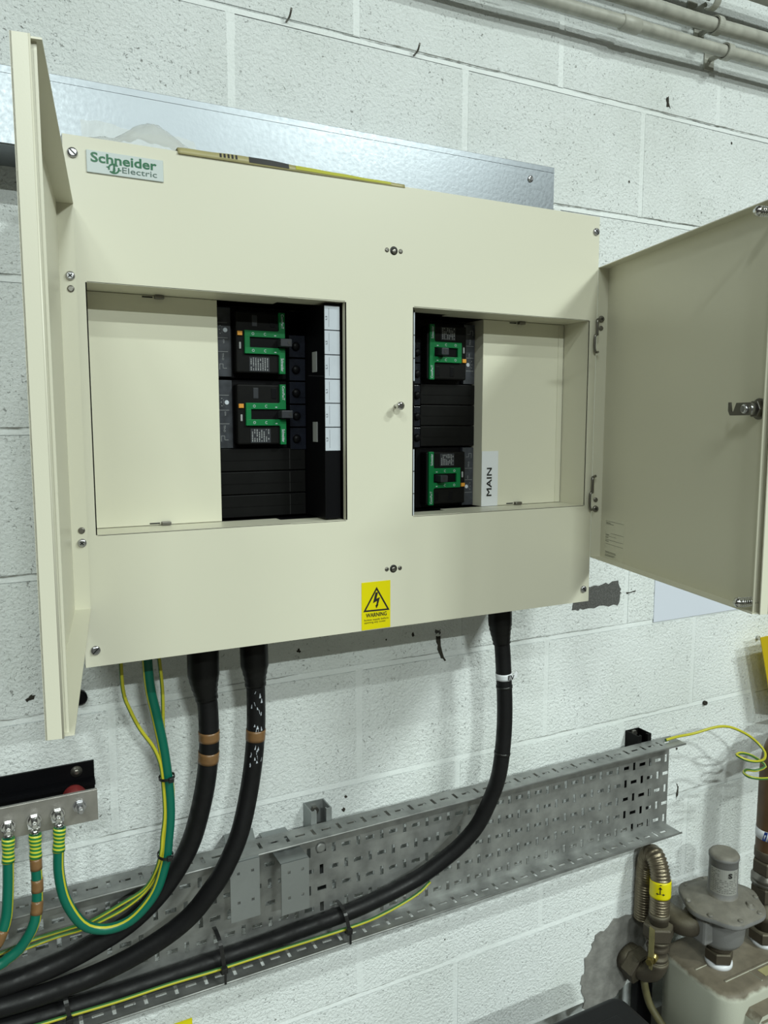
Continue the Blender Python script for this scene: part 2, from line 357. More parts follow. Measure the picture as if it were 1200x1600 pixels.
# measured cable runs, metres
CABLE_A = [(-0.283, -0.120, 1.217), (-0.283, -0.120, 1.184), (-0.278, -0.120, 1.142), (-0.277, -0.120, 1.100), (-0.278, -0.118, 1.057), (-0.286, -0.112, 0.992), (-0.304, -0.100, 0.914), (-0.330, -0.095, 0.864), (-0.363, -0.090, 0.823), (-0.405, -0.080, 0.786), (-0.454, -0.072, 0.761), (-0.501, -0.065, 0.743), (-0.547, -0.062, 0.734), (-0.592, -0.060, 0.729), (-0.652, -0.060, 0.729)]
CABLE_B = [(-0.202, -0.120, 1.220), (-0.200, -0.120, 1.182), (-0.199, -0.120, 1.139), (-0.201, -0.120, 1.075), (-0.210, -0.118, 0.999), (-0.232, -0.125, 0.919), (-0.260, -0.125, 0.861), (-0.282, -0.120, 0.828), (-0.310, -0.110, 0.791), (-0.348, -0.100, 0.761), (-0.399, -0.090, 0.735), (-0.447, -0.080, 0.717), (-0.494, -0.075, 0.708), (-0.540, -0.070, 0.702), (-0.593, -0.070, 0.703), (-0.653, -0.070, 0.708)]
CABLE_C = [(0.279, -0.120, 1.222), (0.282, -0.120, 1.192), (0.287, -0.120, 1.160), (0.291, -0.120, 1.112), (0.295, -0.120, 1.049), (0.295, -0.120, 0.993), (0.290, -0.120, 0.937), (0.284, -0.118, 0.898), (0.275, -0.110, 0.858), (0.251, -0.100, 0.802), (0.218, -0.090, 0.763), (0.185, -0.080, 0.736), (0.144, -0.070, 0.710), (0.109, -0.064, 0.696), (0.065, -0.060, 0.684), (-0.001, -0.058, 0.673), (-0.108, -0.058, 0.667), (-0.188, -0.058, 0.662), (-0.269, -0.058, 0.660), (-0.337, -0.058, 0.658), (-0.456, -0.058, 0.656), (-0.551, -0.058, 0.658), (-0.647, -0.058, 0.663)]
EARTH_A = [(-0.370, -0.120, 1.220), (-0.366, -0.120, 1.187), (-0.358, -0.120, 1.140), (-0.350, -0.120, 1.093), (-0.345, -0.120, 1.050), (-0.342, -0.120, 1.008), (-0.342, -0.120, 0.971), (-0.346, -0.120, 0.933), (-0.351, -0.118, 0.896), (-0.367, -0.115, 0.849), (-0.396, -0.110, 0.815), (-0.423, -0.105, 0.802), (-0.451, -0.100, 0.803), (-0.476, -0.100, 0.821), (-0.496, -0.095, 0.861), (-0.503, -0.090, 0.903), (-0.502, -0.087, 0.938), (-0.499, -0.085, 0.974)]
EARTH_B = [(-0.533, -0.085, 0.972), (-0.534, -0.087, 0.933), (-0.534, -0.090, 0.890), (-0.537, -0.095, 0.855), (-0.544, -0.100, 0.833), (-0.562, -0.100, 0.807), (-0.580, -0.100, 0.796), (-0.589, -0.100, 0.791), (-0.632, -0.100, 0.782)]
EARTH_C = [(-0.569, -0.085, 0.975), (-0.571, -0.087, 0.936), (-0.573, -0.090, 0.899), (-0.577, -0.095, 0.860), (-0.584, -0.100, 0.841), (-0.596, -0.100, 0.820), (-0.622, -0.100, 0.809)]
WIRE_A = [(-0.407, -0.122, 1.221), (-0.405, -0.122, 1.187), (-0.396, -0.122, 1.153), (-0.382, -0.122, 1.120), (-0.365, -0.122, 1.091), (-0.356, -0.122, 1.067), (-0.352, -0.122, 1.042), (-0.350, -0.122, 0.981), (-0.355, -0.122, 0.941), (-0.358, -0.122, 0.915), (-0.366, -0.110, 0.878), (-0.382, -0.100, 0.849), (-0.415, -0.095, 0.832), (-0.462, -0.085, 0.810), (-0.488, -0.070, 0.799), (-0.526, -0.060, 0.791), (-0.552, -0.060, 0.789), (-0.589, -0.060, 0.782), (-0.638, -0.060, 0.775)]
WIRE_B = [(-0.352, -0.110, 1.217), (-0.346, -0.110, 1.190), (-0.345, -0.110, 1.161), (-0.345, -0.108, 1.137), (-0.345, -0.106, 1.107), (-0.342, -0.106, 1.068), (-0.338, -0.110, 1.039), (-0.336, -0.116, 1.020), (-0.336, -0.118, 1.002), (-0.337, -0.118, 0.968), (-0.340, -0.108, 0.919), (-0.351, -0.104, 0.891), (-0.374, -0.102, 0.852), (-0.409, -0.095, 0.824), (-0.455, -0.085, 0.804), (-0.477, -0.070, 0.791), (-0.514, -0.062, 0.785), (-0.590, -0.062, 0.776), (-0.633, -0.062, 0.772)]
WIRE_C = [(0.169, -0.056, 0.681), (0.134, -0.062, 0.667), (0.061, -0.068, 0.654), (-0.014, -0.076, 0.654), (-0.195, -0.078, 0.656), (-0.270, -0.078, 0.656), (-0.341, -0.078, 0.658), (-0.423, -0.078, 0.657), (-0.499, -0.078, 0.659), (-0.561, -0.078, 0.661), (-0.638, -0.078, 0.667)]
WIRE_D = [(0.789, -0.066, 0.858), (0.826, -0.066, 0.859), (0.875, -0.070, 0.859), (0.921, -0.080, 0.867), (0.956, -0.085, 0.867), (0.988, -0.090, 0.858), (1.027, -0.100, 0.837), (1.054, -0.110, 0.813), (1.049, -0.130, 0.802), (1.021, -0.150, 0.799), (0.971, -0.170, 0.811), (0.938, -0.170, 0.820), (0.923, -0.160, 0.827), (0.924, -0.150, 0.829), (0.953, -0.140, 0.823), (0.986, -0.140, 0.811), (1.021, -0.140, 0.790), (1.027, -0.150, 0.779), (1.007, -0.140, 0.769), (0.973, -0.140, 0.778), (0.952, -0.150, 0.779), (0.944, -0.170, 0.780), (0.966, -0.180, 0.775), (1.008, -0.180, 0.767)]
# ================================================================== SETTING
wall = MB().box((-1.45, 0.0985, 0.0), (2.3, 0.20, 3.15)).build('wall_back', M_JOINT); tag(wall, 'white painted concrete block wall behind the panel', kind='structure')
fl = MB().box((-1.45, -3.2, -0.06), (2.3, 0.20, 0.0)).build('floor', M_FLOOR); tag(fl, 'plain grey floor below the wall', kind='structure')
JX = 0.267                                             # block joint lattice measured on the wall
bb = MB().box((-0.22, 0, -0.1075), (0.22, 0.098, 0.1075), bevel=0.0022, seg=2)
blocks = []
for var in range(4):                                   # slightly uneven faces, four shared meshes
    bm = bmesh.new(); bmesh.ops.create_cube(bm, size=1.0)
    for v in bm.verts: v.co = V((v.co.x*0.441, 0.049+v.co.y*0.098, v.co.z*0.2155))
    bmesh.ops.bevel(bm, geom=bm.edges[:], offset=0.0018, segments=2, affect='EDGES')
    for v in bm.verts:
        if v.co.y < 0.01: v.co.y += 0.0012*noise.noise(V((v.co.x*7+var*9, v.co.z*7, var)))
        v.co.x += 0.0015*noise.noise(V((v.co.z*20, var*5, v.co.x))); v.co.z += 0.0012*noise.noise(V((v.co.x*20, var*3, v.co.z)))
    mb = MB().bm_add(bm); blocks.append(mb)
protos = []
row0 = 2.25                                            # bed joint line 0
for row in range(-4, 10):                              # row r lies between joint r-1 (above) and r (below)
    ztop = row0-0.225*(row-1)-0.0105; zbot = row0-0.225*row
    par = 1 if row % 2 == 0 else 0
    for i in range(-8, 10):
        if (i % 2) != par: continue
        x0 = JX+i*0.225+0.005; x1 = x0+0.44; xc = (x0+x1)/2
        if xc < -1.25 or xc > 2.1 or (ztop+zbot)/2 < 0.09 or ztop > 3.15: continue
        loc = (xc, 0.049+random.uniform(-0.0004, 0.0004), (ztop+zbot)/2)
        k = random.randrange(4)
        if len(protos) < 4: b = blocks[len(protos)].build('block', M_BLOCK, wall); b.location = V(loc)-WPOS[wall.name]; WPOS[b.name] = V(loc); protos.append(b)
        else: dup(protos[k], 'block', loc, wall)
mo = MB()                                              # struck bed joints: cut back under the upper block, flush below
for row in range(-4, 10):
    z = row0-0.225*row
    wv = [0.0022+0.0014*noise.noise(V((k*0.9, row*3.1, 0))) for k in range(101)]   # depth of the strike wanders along the bed
    for k in range(100):
        xa, xb = -1.3+0.035*k, -1.3+0.035*(k+1)
        mo.quad([(xa, wv[k], z+0.001), (xb, wv[k+1], z+0.001), (xb, 0.0006, z-0.0105), (xa, 0.0006, z-0.0105)], True)
    par = 1 if row % 2 == 0 else 0
    for i in range(-8, 10):
        if (i % 2) != par: continue
        x = JX+i*0.225
        mo.quad([(x-0.008, 0.0008, z), (x+0.008, 0.0008, z), (x+0.008, 0.0008, z+0.218), (x-0.008, 0.0008, z+0.218)])
tag(mo.build('mortar', M_JOINT, wall), kind='stuff')

def blob(name, pts, m, y=-0.0012, jag=0.004, sub=6, th=0.0016, label=None, seed=1):
    """thin ragged patch standing on the wall face"""
    rnd = random.Random(seed); out = []
    for i in range(len(pts)):
        a, b = V((pts[i][0], 0, pts[i][1])), V((pts[(i+1) % len(pts)][0], 0, pts[(i+1) % len(pts)][1]))
        for k in range(sub): out.append(a.lerp(b, k/sub)+V((rnd.uniform(-jag, jag), 0, rnd.uniform(-jag, jag))))
    o = MB().prism(out, (0, y, 0), (0, y+th, 0)).build(name, m, wall)
    if label: o['label'] = label
    return o
blob('bare_patch', [(0.560, 1.174), (0.607, 1.174), (0.692, 1.174), (0.700, 1.20), (0.690, 1.226), (0.632, 1.223), (0.56, 1.224)], M_CEMENT, label='dark unpainted patch beside the panel corner', seed=3, jag=0.003)
blob('making_good', [(0.64, 0.155), (0.618, 0.25), (0.625, 0.315), (0.66, 0.372), (0.72, 0.40), (0.79, 0.40), (0.84, 0.36), (0.84, 0.27), (0.77, 0.235), (0.72, 0.19), (0.69, 0.145)], M_CEMENT2, jag=0.006, seed=5, th=0.003, y=-0.0025, label='rough grey cement ring around the pipe hole')
blob('scar', [(0.213, 1.158), (0.220, 1.160), (0.224, 1.138), (0.236, 1.105), (0.226, 1.112), (0.215, 1.132)], M_DARK, jag=0.002, seed=8, sub=3)
blob('scar', [(0.21, 1.172), (0.222, 1.172), (0.221, 1.164), (0.213, 1.164)], M_CEMENT, jag=0.003, seed=9, sub=4, y=-0.0006)
blob('scar', [(0.782, 2.284), (0.787, 2.284), (0.791, 2.264), (0.781, 2.264)], M_DARK, jag=0.003, seed=10, sub=3, y=-0.0006)
blob('scar', [(0.716, 1.198), (0.745, 1.200), (0.744, 1.197), (0.72, 1.194)], M_DARK, jag=0.001, seed=12, sub=3, y=-0.0006)
blob('scar', [(0.905, 0.70), (0.912, 0.69), (0.913, 0.672), (0.905, 0.658), (0.908, 0.675), (0.907, 0.69)], M_DARK, jag=0.0012, seed=14, sub=3, y=-0.0006)
blob('scar', [(-0.536, 1.153), (-0.529, 1.157), (-0.520, 1.158), (-0.523, 1.152), (-0.532, 1.149)], M_DARK, jag=0.0015, seed=15, sub=3, y=-0.0006)
for i, (x, z, s) in enumerate([(0.159, 1.169, .004), (-0.079, 1.169, .004), (0.10, 1.167, .0018), (0.682, 2.094, .0035), (0.013, 0.868, .003), (0.008, 0.844, .0045), (0.90, 0.79, .003), (0.99, 2.22, .003), (0.24, 0.50, .002)]):
    blob('pit', [(x-s, z), (x, z+s*1.2), (x+s, z), (x, z-s*1.1)], M_DARK, jag=s*0.35, seed=20+i, sub=3, y=-0.0005, th=0.0012)
def crack(x0, x1, z, w=0.0012, seed=1):
    """hairline opening along a bed joint, wandering in width"""
    rnd = random.Random(seed); n = int((x1-x0)/0.008); up_, dn = [], []
    for k in range(n+1):
        x = x0+(x1-x0)*k/n; c = z+0.0006*math.sin(x*60)+rnd.uniform(-.0004, .0004); hw = w*0.5*rnd.uniform(0.3, 1.2)*min(1, 4*k/n, 4*(n-k)/n+0.05)
        up_.append((x, c+hw)); dn.append((x, c-hw))
    m = MB()
    for k in range(n): m.quad([(up_[k][0], 0.0, up_[k][1]), (up_[k+1][0], 0.0, up_[k+1][1]), (dn[k+1][0], 0.0, dn[k+1][1]), (dn[k][0], 0.0, dn[k][1])])
    for v in m.v: v.y = -0.0009
    m.build('crack', M_SCAR, wall)
for i, a in enumerate([(-0.02, 0.42, 2.2500, .0018), (0.52, 0.62, 2.2500), (0.66, 1.12, 2.2500, .0020), (0.455, 0.62, 2.0250, .0016), (0.68, 0.98, 2.0255, .0014), (-0.60, -0.52, 1.8000, .0020), (-0.60, -0.50, 1.5750, .0014), (-0.60, -0.45, 1.3500, .0016),
                       (-0.60, -0.47, 1.1250, .0012), (0.30, 0.72, 1.1250, .0010), (0.10, 0.24, 1.1250), (-0.24, -0.08, 1.1250), (0.28, 0.98, 0.9000, .0009), (0.80, 1.05, 0.6750, .0013), (-0.46, -0.24, 0.9000, .0011), (-0.18, 0.30, 0.4500, .0009), (0.10, 0.40, 0.2250)]):
    crack(*a, seed=40+i)
def plug(x, z, hole=False):
    mb = MB().lathe([(0.0055, 0), (0.0055, 0.006), (0.0035, 0.006), (0.0035, 0.001)], (x, 0.0, z), (0, -1, 0), 12, caps=True)
    return mb.build('wall_plug', M_DARK if hole else M_PIPEP, wall)
plug(0.989, 0.892, True); plug(1.173, 1.035)
for x, z in [(-0.087, 2.25), (0.156, 2.246)]:          # snipped wire ends painted over
    MB().sweep(spline([(x, 0, z-0.004), (x+0.002, -0.010, z), (x+0.004, -0.015, z+0.012)], 0.003), 0.0017, 8).build('snipped_wire', M_DSCREW, wall)
MB().lathe([(0.011, 0), (0.011, 0.012), (0.008, 0.014)], (-0.455, 0, 1.145), (0, -1, 0), 14).build('black_bung', M_BLACKP, wall)

# ================================================================== TRUNKING above the panel
t = thing('cable_trunking', (-0.4, 0, 1.953), 'long bright galvanised steel trunking running behind the top of the panel', 'trunking')
MB().box((-1.3, -0.0985, 1.953), (0.3995, -0.0005, 2.0535), bevel=0.0015).build('channel', M_TRUNK, t)
lid = MB().box((-1.3, -0.1005, 1.9545), (0.4005, -0.0990, 2.0545), bevel=0.0006, seg=1)
lid.box((-1.3, -0.1012, 2.0445), (0.4005, -0.1002, 2.0455))
ld = lid.build('lid', M_TRUNK, t)
screw('screw', (0.345, -0.1005, 2.027), (0, -1, 0), 0.006, M_SCREW, t, 'slot', rot=1.4)

# ================================================================== PAINTED PIPES, top right
def zl(x, z0): return z0+0.016*(x-0.5)
def pipe(label, y, z0, r, x0=-0.6, x1=2.2):
    t = thing('conduit_pipe', (x0, y, z0), label, 'pipe')
    pts = [(x0+(x1-x0)*k/40, y+0.0012*math.sin(k*1.3), zl(x0+(x1-x0)*k/40, z0)+0.0008*math.sin(k*0.9)) for k in range(41)]
    MB().sweep(pts, r, 18).build('pipe', M_PIPEP, t)
    c = MB(); xc = 0.60 if r < 0.013 else 0.33
    c.lathe([(r+.0005, 0), (r+.003, 0.003), (r+.003, 0.045), (r+.0005, 0.048)], (xc, y, zl(xc, z0)), (1, 0, 0), 18); c.build('coupler', M_PIPEP, t)
    return t
p1 = pipe('lower grey painted conduit pipe at the top right, just above its wall shadow', -0.048, 2.3745, 0.0120)
p2 = pipe('middle grey painted conduit pipe held by the ring clip, second from below', -0.048, 2.4210, 0.0140)
p3 = thing('conduit_pipe', (0, -0.02, 2.47), 'thinnest pale conduit running close to the wall above the two pipes', 'pipe')
MB().sweep([(-0.6+k*.1, -0.010, zl(-0.6+k*.1, 2.452)) for k in range(29)], 0.0065, 12).build('pipe', M_PIPEP, p3)
p4 = thing('conduit_pipe', (0, -0.075, 2.53), 'widest pale pipe cutting the top right corner of the view', 'pipe')
MB().sweep([(-0.6+k*.1, -0.090, zl(-0.6+k*.1, 2.4985)) for k in range(29)], 0.030, 24).build('pipe', M_PIPEP, p4)
def clip(x, y, z, r, label, open_=False):
    t = thing('pipe_clip', (x, 0, z), label, 'clip')
    ring = MB(); n = 28
    pts = []
    a0, a1 = (0.15, 1.75) if open_ else (0, 2)
    for k in range(n+1):
        a = math.pi*(a0+(a1-a0)*k/n); pts.append((y+(r)*math.cos(a), z+(r)*math.sin(a)))
    for k in range(n):
        (ya, za), (yb, zb) = pts[k], pts[k+1]
        def o(yy, zz, f): return (y+(yy-y)*f, z+(zz-z)*f)
        f = 1+0.0035/r
        A, B = o(ya, za, f), o(yb, zb, f)
        for xa, xb in ((x-0.008, x+0.008),):
            ring.quad([(xa, A[0], A[1]), (xb, A[0], A[1]), (xb, B[0], B[1]), (xa, B[0], B[1])], True)
            ring.quad([(xa, ya, za), (xb, ya, za), (xb, yb, zb), (xa, yb, zb)], True)
            ring.quad([(xa, ya, za), (xa, A[0], A[1]), (xa, B[0], B[1]), (xa, yb, zb)])
            ring.quad([(xb, ya, za), (xb, A[0], A[1]), (xb, B[0], B[1]), (xb, yb, zb)])
    ring.build('ring', M_PIPEP, t)
    MB().cyl((x, y+r+0.002, z), (x, 0.0, z), 0.005, 10).build('stem', M_PIPEP, t)
    MB().box((x-0.015, -0.004, z-0.022), (x+0.015, 0, z+0.022), bevel=0.002).build('back_plate', M_PIPEP, t)
    return t
clip(0.903, -0.048, zl(0.903, 2.3745), 0.0135, 'grey painted ring clip around the lower conduit pipe')
clip(0.868, -0.048, zl(0.868, 2.4210), 0.0155, 'grey painted ring clip around the middle conduit pipe')
clip(0.845, -0.055, 2.468, 0.0150, 'empty open grey ring clip above the pipes', True)

# ================================================================== PERFORATED CABLE TRAY
tr = thing('cable_tray', (0.0, -0.041, 0.633), 'long perforated galvanised cable tray fixed along the wall under the panel', 'cable tray')
def perforated(cells, fr, slots):
    """cells: (x0,x1,z0,z1) rectangles; slots: same length, (hx,hz) half sizes or None; fr maps (x,z) to space"""
    mb = MB()
    for (x0, x1, z0, z1), s in zip(cells, slots):
        P = [fr(x0, z0), fr(x1, z0), fr(x1, z1), fr(x0, z1)]
        if not s: mb.quad(P); continue
        cx, cz = s[2] if len(s) > 2 else (x0+x1)/2, (z0+z1)/2
        Q = [fr(cx-s[0], cz-s[1]), fr(cx+s[0], cz-s[1]), fr(cx+s[0], cz+s[1]), fr(cx-s[0], cz+s[1])]
        for k in range(4): j = (k+1) % 4; mb.quad([P[k], P[j], Q[j], Q[k]])
    return mb
TX1, NC = 0.829, 72
cells, sl = [], []
for j in range(NC):
    cx = 0.8195-0.025*j; x1 = TX1 if j == 0 else cx+0.0125; x0 = cx-0.0125
    for rr in range(6):
        zc = 0.836-0.037*rr; z1 = 0.851 if rr == 0 else zc+0.0185; z0 = 0.633 if rr == 5 else zc-0.0185
        vert = (j+rr+1) % 2 == 0
        cells.append((x0, x1, z0, z1)); sl.append(((0.0037, 0.0092, cx) if vert else (0.0092, 0.0040, cx)) if rr not in (0, 5) or True else None)
# keep slot centres on the row lines although the edge cells are shallower
def perf_back():
    mb = MB(); k = 0
    for j in range(NC):
        cx = 0.8195-0.025*j; x1 = TX1 if j == 0 else cx+0.0125; x0 = cx-0.0125
        for rr in range(6):
            zc = 0.836-0.037*rr; z1 = 0.851 if rr == 0 else zc+0.0185; z0 = 0.633 if rr == 5 else zc-0.0185
            hx, hz = (0.0037, 0.0092) if (j+rr) % 2 == 1 else (0.0092, 0.0040)
            P = [(x0, -0.041, z0), (x1, -0.041, z0), (x1, -0.041, z1), (x0, -0.041, z1)]
            Q = [(cx-hx, -0.041, zc-hz), (cx+hx, -0.041, zc-hz), (cx+hx, -0.041, zc+hz), (cx-hx, -0.041, zc+hz)]
            for a in range(4): b = (a+1) % 4; mb.quad([P[a], P[b], Q[b], Q[a]])
    return mb
perf_back().build('back_plate', M_TRAY, tr, merge=True, solid=0.0013)
def flange(z, s):
    """side flange: slotted web going out from the back plate, with a rolled lip"""
    mb = MB(); y0, y1 = -0.041, -0.0885
    for j in range(NC):
        cx = 0.8195-0.025*j; x1 = TX1 if j == 0 else cx+0.0125; x0 = cx-0.0125; yc = -0.0645
        hx, hy = (0.0030, 0.0105) if j % 2 == 0 else (0.0090, 0.0032)
        if j == 0 : hx, hy = (0.0030, 0.0001)
        P = [(x0, y0, z), (x1, y0, z), (x1, y1, z), (x0, y1, z)]
        cx2 = cx
        Q = [(cx2-hx, yc+hy, z), (cx2+hx, yc+hy, z), (cx2+hx, yc-hy, z), (cx2-hx, yc-hy, z)]
        for a in range(4): b = (a+1) % 4; mb.quad([P[a], P[b], Q[b], Q[a]])
    fo = mb.build('side_flange', M_TRAY, tr, merge=True, solid=0.0013)
    X0 = 0.8195-0.025*(NC-1)-0.0125
    MB().sweep([(X0, y1, z+s*0.0012), (TX1, y1, z+s*0.0012)], 0.0021, 10).build('rolled_lip', M_TRAY, tr)
flange(0.851, -1); flange(0.633, 1)
screw('mushroom_bolt', (-0.057, -0.0418, 0.805), (0, -1, 0), 0.010, M_TRAY, tr, 'none', proud=0.004)
for k, (x, dark, lab) in enumerate([(-0.054, M_BRACKET, 'short grey strut channel stub behind the tray, right of the folded brackets'), (0.750, M_BLACK2, 'short dark strut channel stub behind the right end of the tray')]):
    st = thing('strut_channel', (x, 0, 0.64), lab, 'bracket')
    mb = MB(); w = 0.0205
    prof = [(-w, 0), (w, 0), (w, -0.0405), (w-0.011, -0.0405), (w-0.011, -0.034), (w-0.0085, -0.034), (w-0.0085, -0.038), (w-0.0025, -0.038), (w-0.0025, -0.0025), (-w+0.0025, -0.0025), (-w+0.0025, -0.038), (-w+0.0085, -0.038), (-w+0.0085, -0.034), (-w+0.011, -0.034), (-w+0.011, -0.0405), (-w, -0.0405)]
    zt = 0.876 if k == 0 else 0.868
    mb.prism([(x+a, b+0.0002, 0) for a, b in prof], (0, 0, 0.64), (0, 0, zt)); mb.build('channel', dark, st)
    MB().hexa((x, -0.002, 0.86), (x, -0.010, 0.86), 0.008).build('fixing_bolt', M_DSCREW, st)

# folded brackets hooked over the tray
def bracket(xb0, xb1, xf0, xf1, yf, z, zb, label):
    t = thing('folded_bracket', ((xf0+xf1)/2, 0, z), label, 'bracket', 'folded plate brackets over the tray')
    th = 0.0022; mb = MB()
    mb.prism([(xb0, -0.0005, z), (xb1, -0.0005, z), (xf1, yf, z), (xf0, yf, z)], (0, 0, 0), (0, 0, -th)); mb.build('top_plate', M_BRACKET, t)
    f = MB(); W = xf1-xf0; hs = [(0.28, 0.20), (0.76, 0.17), (0.28, 0.70), (0.76, 0.67)]; H = z-zb
    us = [0, .28, .76, 1]; r = 0.0024
    xs = sorted({0, 1, .5}); zs = [0, .45, 1]
    for iu in range(2):
        for iz in range(2):
            u0, u1 = (0, .52) if iu == 0 else (.52, 1); v0, v1 = (0, .45) if iz == 0 else (.45, 1)
            cu, cv = (.28, .76)[iu], (.19, .69)[iz]
            P = [(xf0+u*W, yf, z-v*H) for u, v in ((u0, v0), (u1, v0), (u1, v1), (u0, v1))]
            Q = [(xf0+cu*W+r*a, yf, z-cv*H+r*b) for a, b in ((-1, 1), (1, 1), (1, -1), (-1, -1))]
            for a in range(4): b = (a+1) % 4; f.quad([P[a], P[b], Q[b], Q[a]])
    f.build('front_plate', M_BRACKET, t, merge=True, solid=th)
    return t
bracket(-0.226, -0.173, -0.243, -0.192, -0.098, 0.8515, 0.747, 'left folded grey bracket over the tray, partly behind the second black cable')
bracket(-0.161, -0.111, -0.1595, -0.109, -0.1150, 0.838, 0.745, 'right folded grey bracket over the tray, fully in view')
# ================================================================== DISTRIBUTION PANEL
PX0, PX1, PZ0, PZ1, PY = -0.467, 0.384, 1.264, 1.931, -0.245
pn = thing('distribution_panel', (-0.0415, 0.0, PZ0), 'large cream wall-mounted electrical distribution panel with both doors open', 'electrical panel')
b = MB(); e = 0.004; th = 0.0015
b.box((PX0+e, -0.238, PZ0+0.003), (PX0+e+th, 0, PZ1-0.003)); b.box((PX1-e-th, -0.238, PZ0+0.003), (PX1-e, 0, PZ1-0.003))
b.box((PX0+e, -0.238, PZ1-0.0045), (PX1-e, 0, PZ1-0.003)); b.box((PX0+e, -0.238, PZ0+0.003), (PX1-e, 0, PZ0+0.0045))
b.box((PX0+e, -0.0025, PZ0+0.003), (PX1-e, -0.001, PZ1-0.003)); b.build('enclosure_body', M_CREAM, pn)
# front cover with two cut-outs, folded edges and folded cut-out lips
OZ0, OZ1 = 1.438, 1.757
OL, OR = (-0.446, -0.0925), (0.0215, 0.3665)
fc = MB()
xs = [PX0, OL[0], OL[1], OR[0], OR[1], PX1]; zs = [PZ0, OZ0, OZ1, PZ1]
for i in range(5):
    for j in range(3):
        if j == 1 and i in (1, 3): continue
        fc.box((xs[i], PY, zs[j]), (xs[i+1], PY+th, zs[j+1]))
fc.box((PX0, PY+0.0003, PZ1-th), (PX1, PY+0.014, PZ1)); fc.box((PX0, PY+0.0003, PZ0), (PX1, PY+0.014, PZ0+th))
fc.box((PX0, PY+0.0003, PZ0), (PX0+th, PY+0.014, PZ1)); fc.box((PX1-th, PY+0.0003, PZ0), (PX1, PY+0.014, PZ1))
for s in (-1, 1):                                       # rounded folds on the outer long edges
    zz = PZ1-0.0005 if s > 0 else PZ0+0.0005
    fc.sweep([(PX0, PY+0.0008, zz), (PX1, PY+0.0008, zz)], 0.0008, 8)
fc.build('front_cover', M_CREAM, pn)
YR = -0.181
lip = MB()
for (a, b_, cut) in ((OL[0], OL[1], -0.180), (OR[0], OR[1], 0.111)):
    c0, c1 = (a, cut) if a < -0.2 else (cut, b_)        # deep fold over the cream cover plate
    d0, d1 = (cut, b_) if a < -0.2 else (a, cut)        # shallower fold over the breakers
    for z, s in ((OZ1, 1), (OZ0, -1)):
        za, zb = (z, z+th) if s > 0 else (z-th, z)
        lip.box((c0, PY, za), (c1, YR+0.002, zb), bevel=0.0004, seg=1)
        lip.box((d0, PY, za+s*0.0004), (d1, -0.196, zb+s*0.0004), bevel=0.0004, seg=1)
lip.box((OR[1], PY, OZ0), (OR[1]+th, YR+0.002, OZ1)); lip.box((OL[0]-th, PY, OZ0), (OL[0], YR+0.002, OZ1))
lip.box((OL[1], PY, OZ0), (OL[1]+th, -0.2345, OZ1)); lip.box((OR[0]-th, PY, OZ0), (OR[0], -0.2355, OZ1))
lip.build('cut_out_lip', M_CREAM, pn)
def inner_cover(x0, x1, fold_x, fold_s, label):
    m = MB().box((x0, YR, OZ0+0.0006), (x1, YR+th, OZ1-0.0006), bevel=0.0005, seg=1)
    m.box((fold_x-th if fold_s > 0 else fold_x, YR+0.0004, OZ0+0.0006), (fold_x if fold_s > 0 else fold_x+th, YR+0.055, OZ1-0.0006))
    o = m.build('inner_cover', M_CREAM, pn); o['label'] = label; return o
icl = inner_cover(OL[0]+0.001, -0.2645, -0.2645, 1, 'plain cream blanking plate recessed in the left cut-out')
icr = inner_cover(0.1925, OR[1]-0.001, 0.1925, -1, 'plain cream blanking plate recessed in the right cut-out')
MB().box((0.3530, YR-0.0012, OZ0+0.002), (0.3545, YR, OZ1-0.002)).build('seam', M_CREAM, icr)
for ic, x in ((icl, -0.346), (icr, 0.268)):
    for z in (OZ1-0.003, OZ0+0.003):
        MB().box((x-0.0065, YR-0.0085, z-0.0025), (x+0.0065, YR-0.001, z+0.0025), bevel=0.001).build('latch_clip', M_DSCREW, ic)
        MB().box((x-0.022, YR-0.0006, z-0.0009), (x-0.008, YR-0.0001, z+0.0009)).build('latch_slot', M_INK, ic)
# dark well behind the breakers
w = MB()
for (a, b_) in ((-0.2645, OL[1]+0.002), (OR[0]-0.002, 0.1925)):
    w.box((a, -0.120, OZ0), (b_, -0.118, OZ1)); w.box((a, -0.20, OZ0-0.003), (b_, -0.118, OZ0-0.0016)); w.box((a, -0.195, OZ1+0.0022), (b_, -0.118, OZ1+0.004))
w.box((OL[1]+0.0018, -0.226, OZ0), (OL[1]+0.0030, -0.118, OZ1))
w.build('mounting_pan', M_BLACKP, pn)
for x, z, rot in ((-0.456, 1.910, 2.4), (0.376, 1.906, 2.4), (-0.454, 1.286, 0.8), (0.371, 1.287, 2.3)):
    screw('cover_screw', (x, PY, z), (0, -1, 0), 0.0062, M_SCREW, pn, 'slot', proud=0.0035, rot=rot)
for z in (1.837, 1.357):                               # latch receivers: hole between two rivets
    m = MB().lathe([(0.0062, 0), (0.0062, 0.0006), (0.0045, 0.0006)], (-0.013, PY, z), (0, -1, 0), 18); h = m.build('latch_hole', M_INK, pn)
    MB().lathe([(0.0048, 0), (0.0030, 0.001), (0.0012, 0.0014)], (-0.0125, PY-0.0006, z-0.0008), (0, -1, 0), 14).build('threaded_insert', M_DSCREW, h)
    for dx in (-0.0115, 0.0115):
        MB().lathe([(0.0034, 0), (0.0034, 0.0006), (0.0018, 0.0012)], (-0.013+dx, PY, z), (0, -1, 0), 12).build('rivet', M_DSCREW, pn)
st = MB().cyl((-0.010, PY, 1.608), (-0.010, PY-0.014, 1.608), 0.0028, 12).build('door_stud', M_STEEL, pn)
MB().lathe([(0.0028, 0), (0.0062, 0.001), (0.0062, 0.005), (0.004, 0.0065)], (-0.010, PY-0.013, 1.608), (0, -1, 0), 16).build('stud_head', M_STEEL, st)

